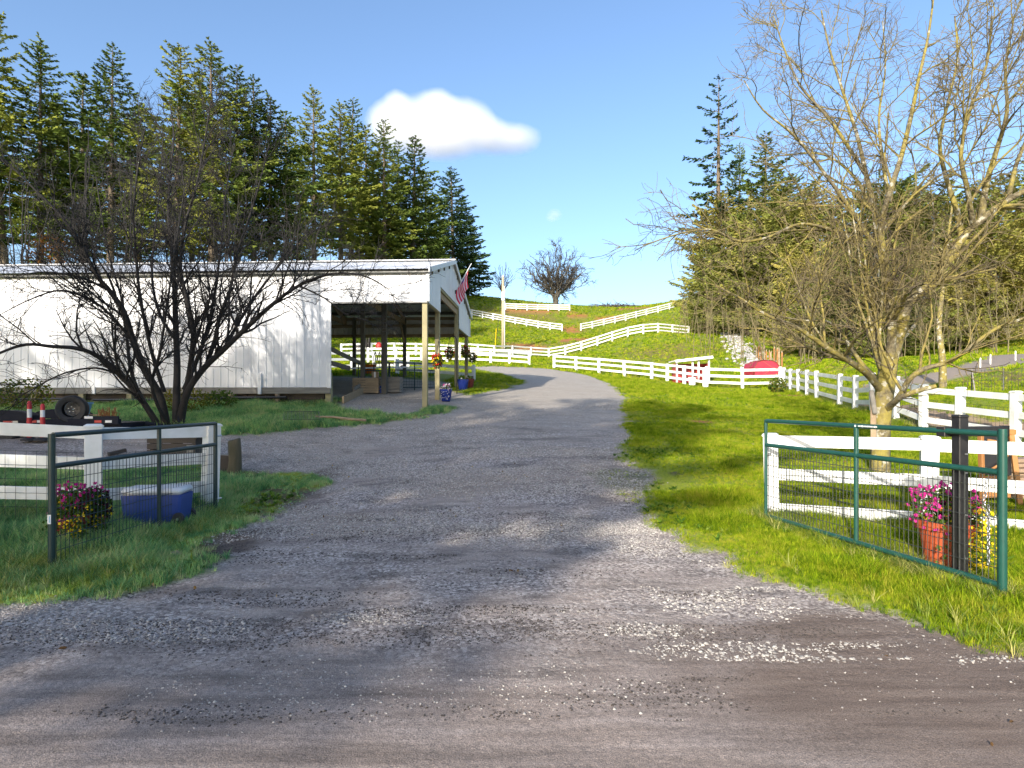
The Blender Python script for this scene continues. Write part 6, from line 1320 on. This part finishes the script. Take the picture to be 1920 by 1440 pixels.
p_ = at(671, 57); t = thing('tree_stump', 'brown broken stump on the slope beyond the barn bay', 'stump', p_); part('stem', MB().lathe((0, 0, -.1), [(.52, 0), (.40, .25), (.33, .7), (.28, 1.05), (.14, 1.2)], 14), M['bark_hill'], t, True); part('root', MB().tube([(.1, -.1, .3), (.5, -.35, .08), (.8, -.45, -.1)], [.16, .10, .05], 7), M['bark_hill'], t, True)

# ------------------------------------------------------------------ cloud: a soft volume far beyond the hill
def cloud(name, label, blobs, Yc, dens, dz):
    """blobs: (u, v, ru, rv) as seen; depth dz metres"""
    k = Yc / FPX; C0 = Vector(P(sum(b[0] for b in blobs) / len(blobs), sum(b[1] for b in blobs) / len(blobs), Yc))
    L = [((Vector(P(u, v, Yc)) - C0), (ru * k, dz * min(1, rv / 45 + .25), rv * k)) for u, v, ru, rv in blobs]
    lo = [min(c[i] - r[i] * 1.25 for c, r in L) for i in range(3)]; hi = [max(c[i] + r[i] * 1.25 for c, r in L) for i in range(3)]
    mb = MB().box([(a + b) / 2 for a, b in zip(lo, hi)], [b - a for a, b in zip(lo, hi)])
    m = bpy.data.materials.new(name); m.use_nodes = True; nt = m.node_tree; nt.nodes.clear(); out = nd(nt, 'ShaderNodeOutputMaterial')
    tc = nd(nt, 'ShaderNodeTexCoord').outputs['Object']
    nz = nd(nt, 'ShaderNodeTexNoise', Scale=.035, Detail=5, Roughness=.55); nt.links.new(tc, nz.inputs['Vector'])
    best = None
    for c, r in L:
        s1 = nd(nt, 'ShaderNodeVectorMath', operation='SUBTRACT'); nt.links.new(tc, s1.inputs[0]); s1.inputs[1].default_value = c
        s2 = nd(nt, 'ShaderNodeVectorMath', operation='DIVIDE'); nt.links.new(s1.outputs[0], s2.inputs[0]); s2.inputs[1].default_value = r
        ln = nd(nt, 'ShaderNodeVectorMath', operation='LENGTH'); nt.links.new(s2.outputs[0], ln.inputs[0])
        v = math_(nt, 'SUBTRACT', 1.0, ln.outputs['Value'])
        if best is None: best = v
        else:
            mx = nd(nt, 'ShaderNodeMath', operation='SMOOTH_MAX'); nt.links.new(best, mx.inputs[0]); nt.links.new(v, mx.inputs[1]); mx.inputs[2].default_value = .7; best = mx.outputs[0]
    d = math_(nt, 'ADD', best, math_(nt, 'MULTIPLY', math_(nt, 'SUBTRACT', nz.outputs['Fac'], .55), .42))
    d = math_(nt, 'MULTIPLY', math_(nt, 'MULTIPLY', d, 1.25, True), dens)
    pv = nd(nt, 'ShaderNodeVolumePrincipled'); pv.inputs['Color'].default_value = (1, 1, 1, 1); pv.inputs['Anisotropy'].default_value = .0; nt.links.new(d, pv.inputs['Density']); nt.links.new(pv.outputs[0], out.inputs['Volume'])
    o = obj(name, mb.mesh(name, m), loc=C0); return tag(o, label, 'cloud')
cloud('cloud', 'white elongated cloud above the right end of the fir row', [(800, 238, 105, 52), (742, 240, 55, 46), (748, 200, 26, 20), (822, 196, 36, 22), (872, 238, 62, 42), (962, 262, 58, 23), (915, 256, 50, 28), (830, 268, 75, 26)], 620, .06, 40)
cloud('cloud', 'tiny faint wisp of cloud above the hilltop tree', [(1040, 402, 17, 13), (1034, 408, 12, 9)], 620, .05, 8)
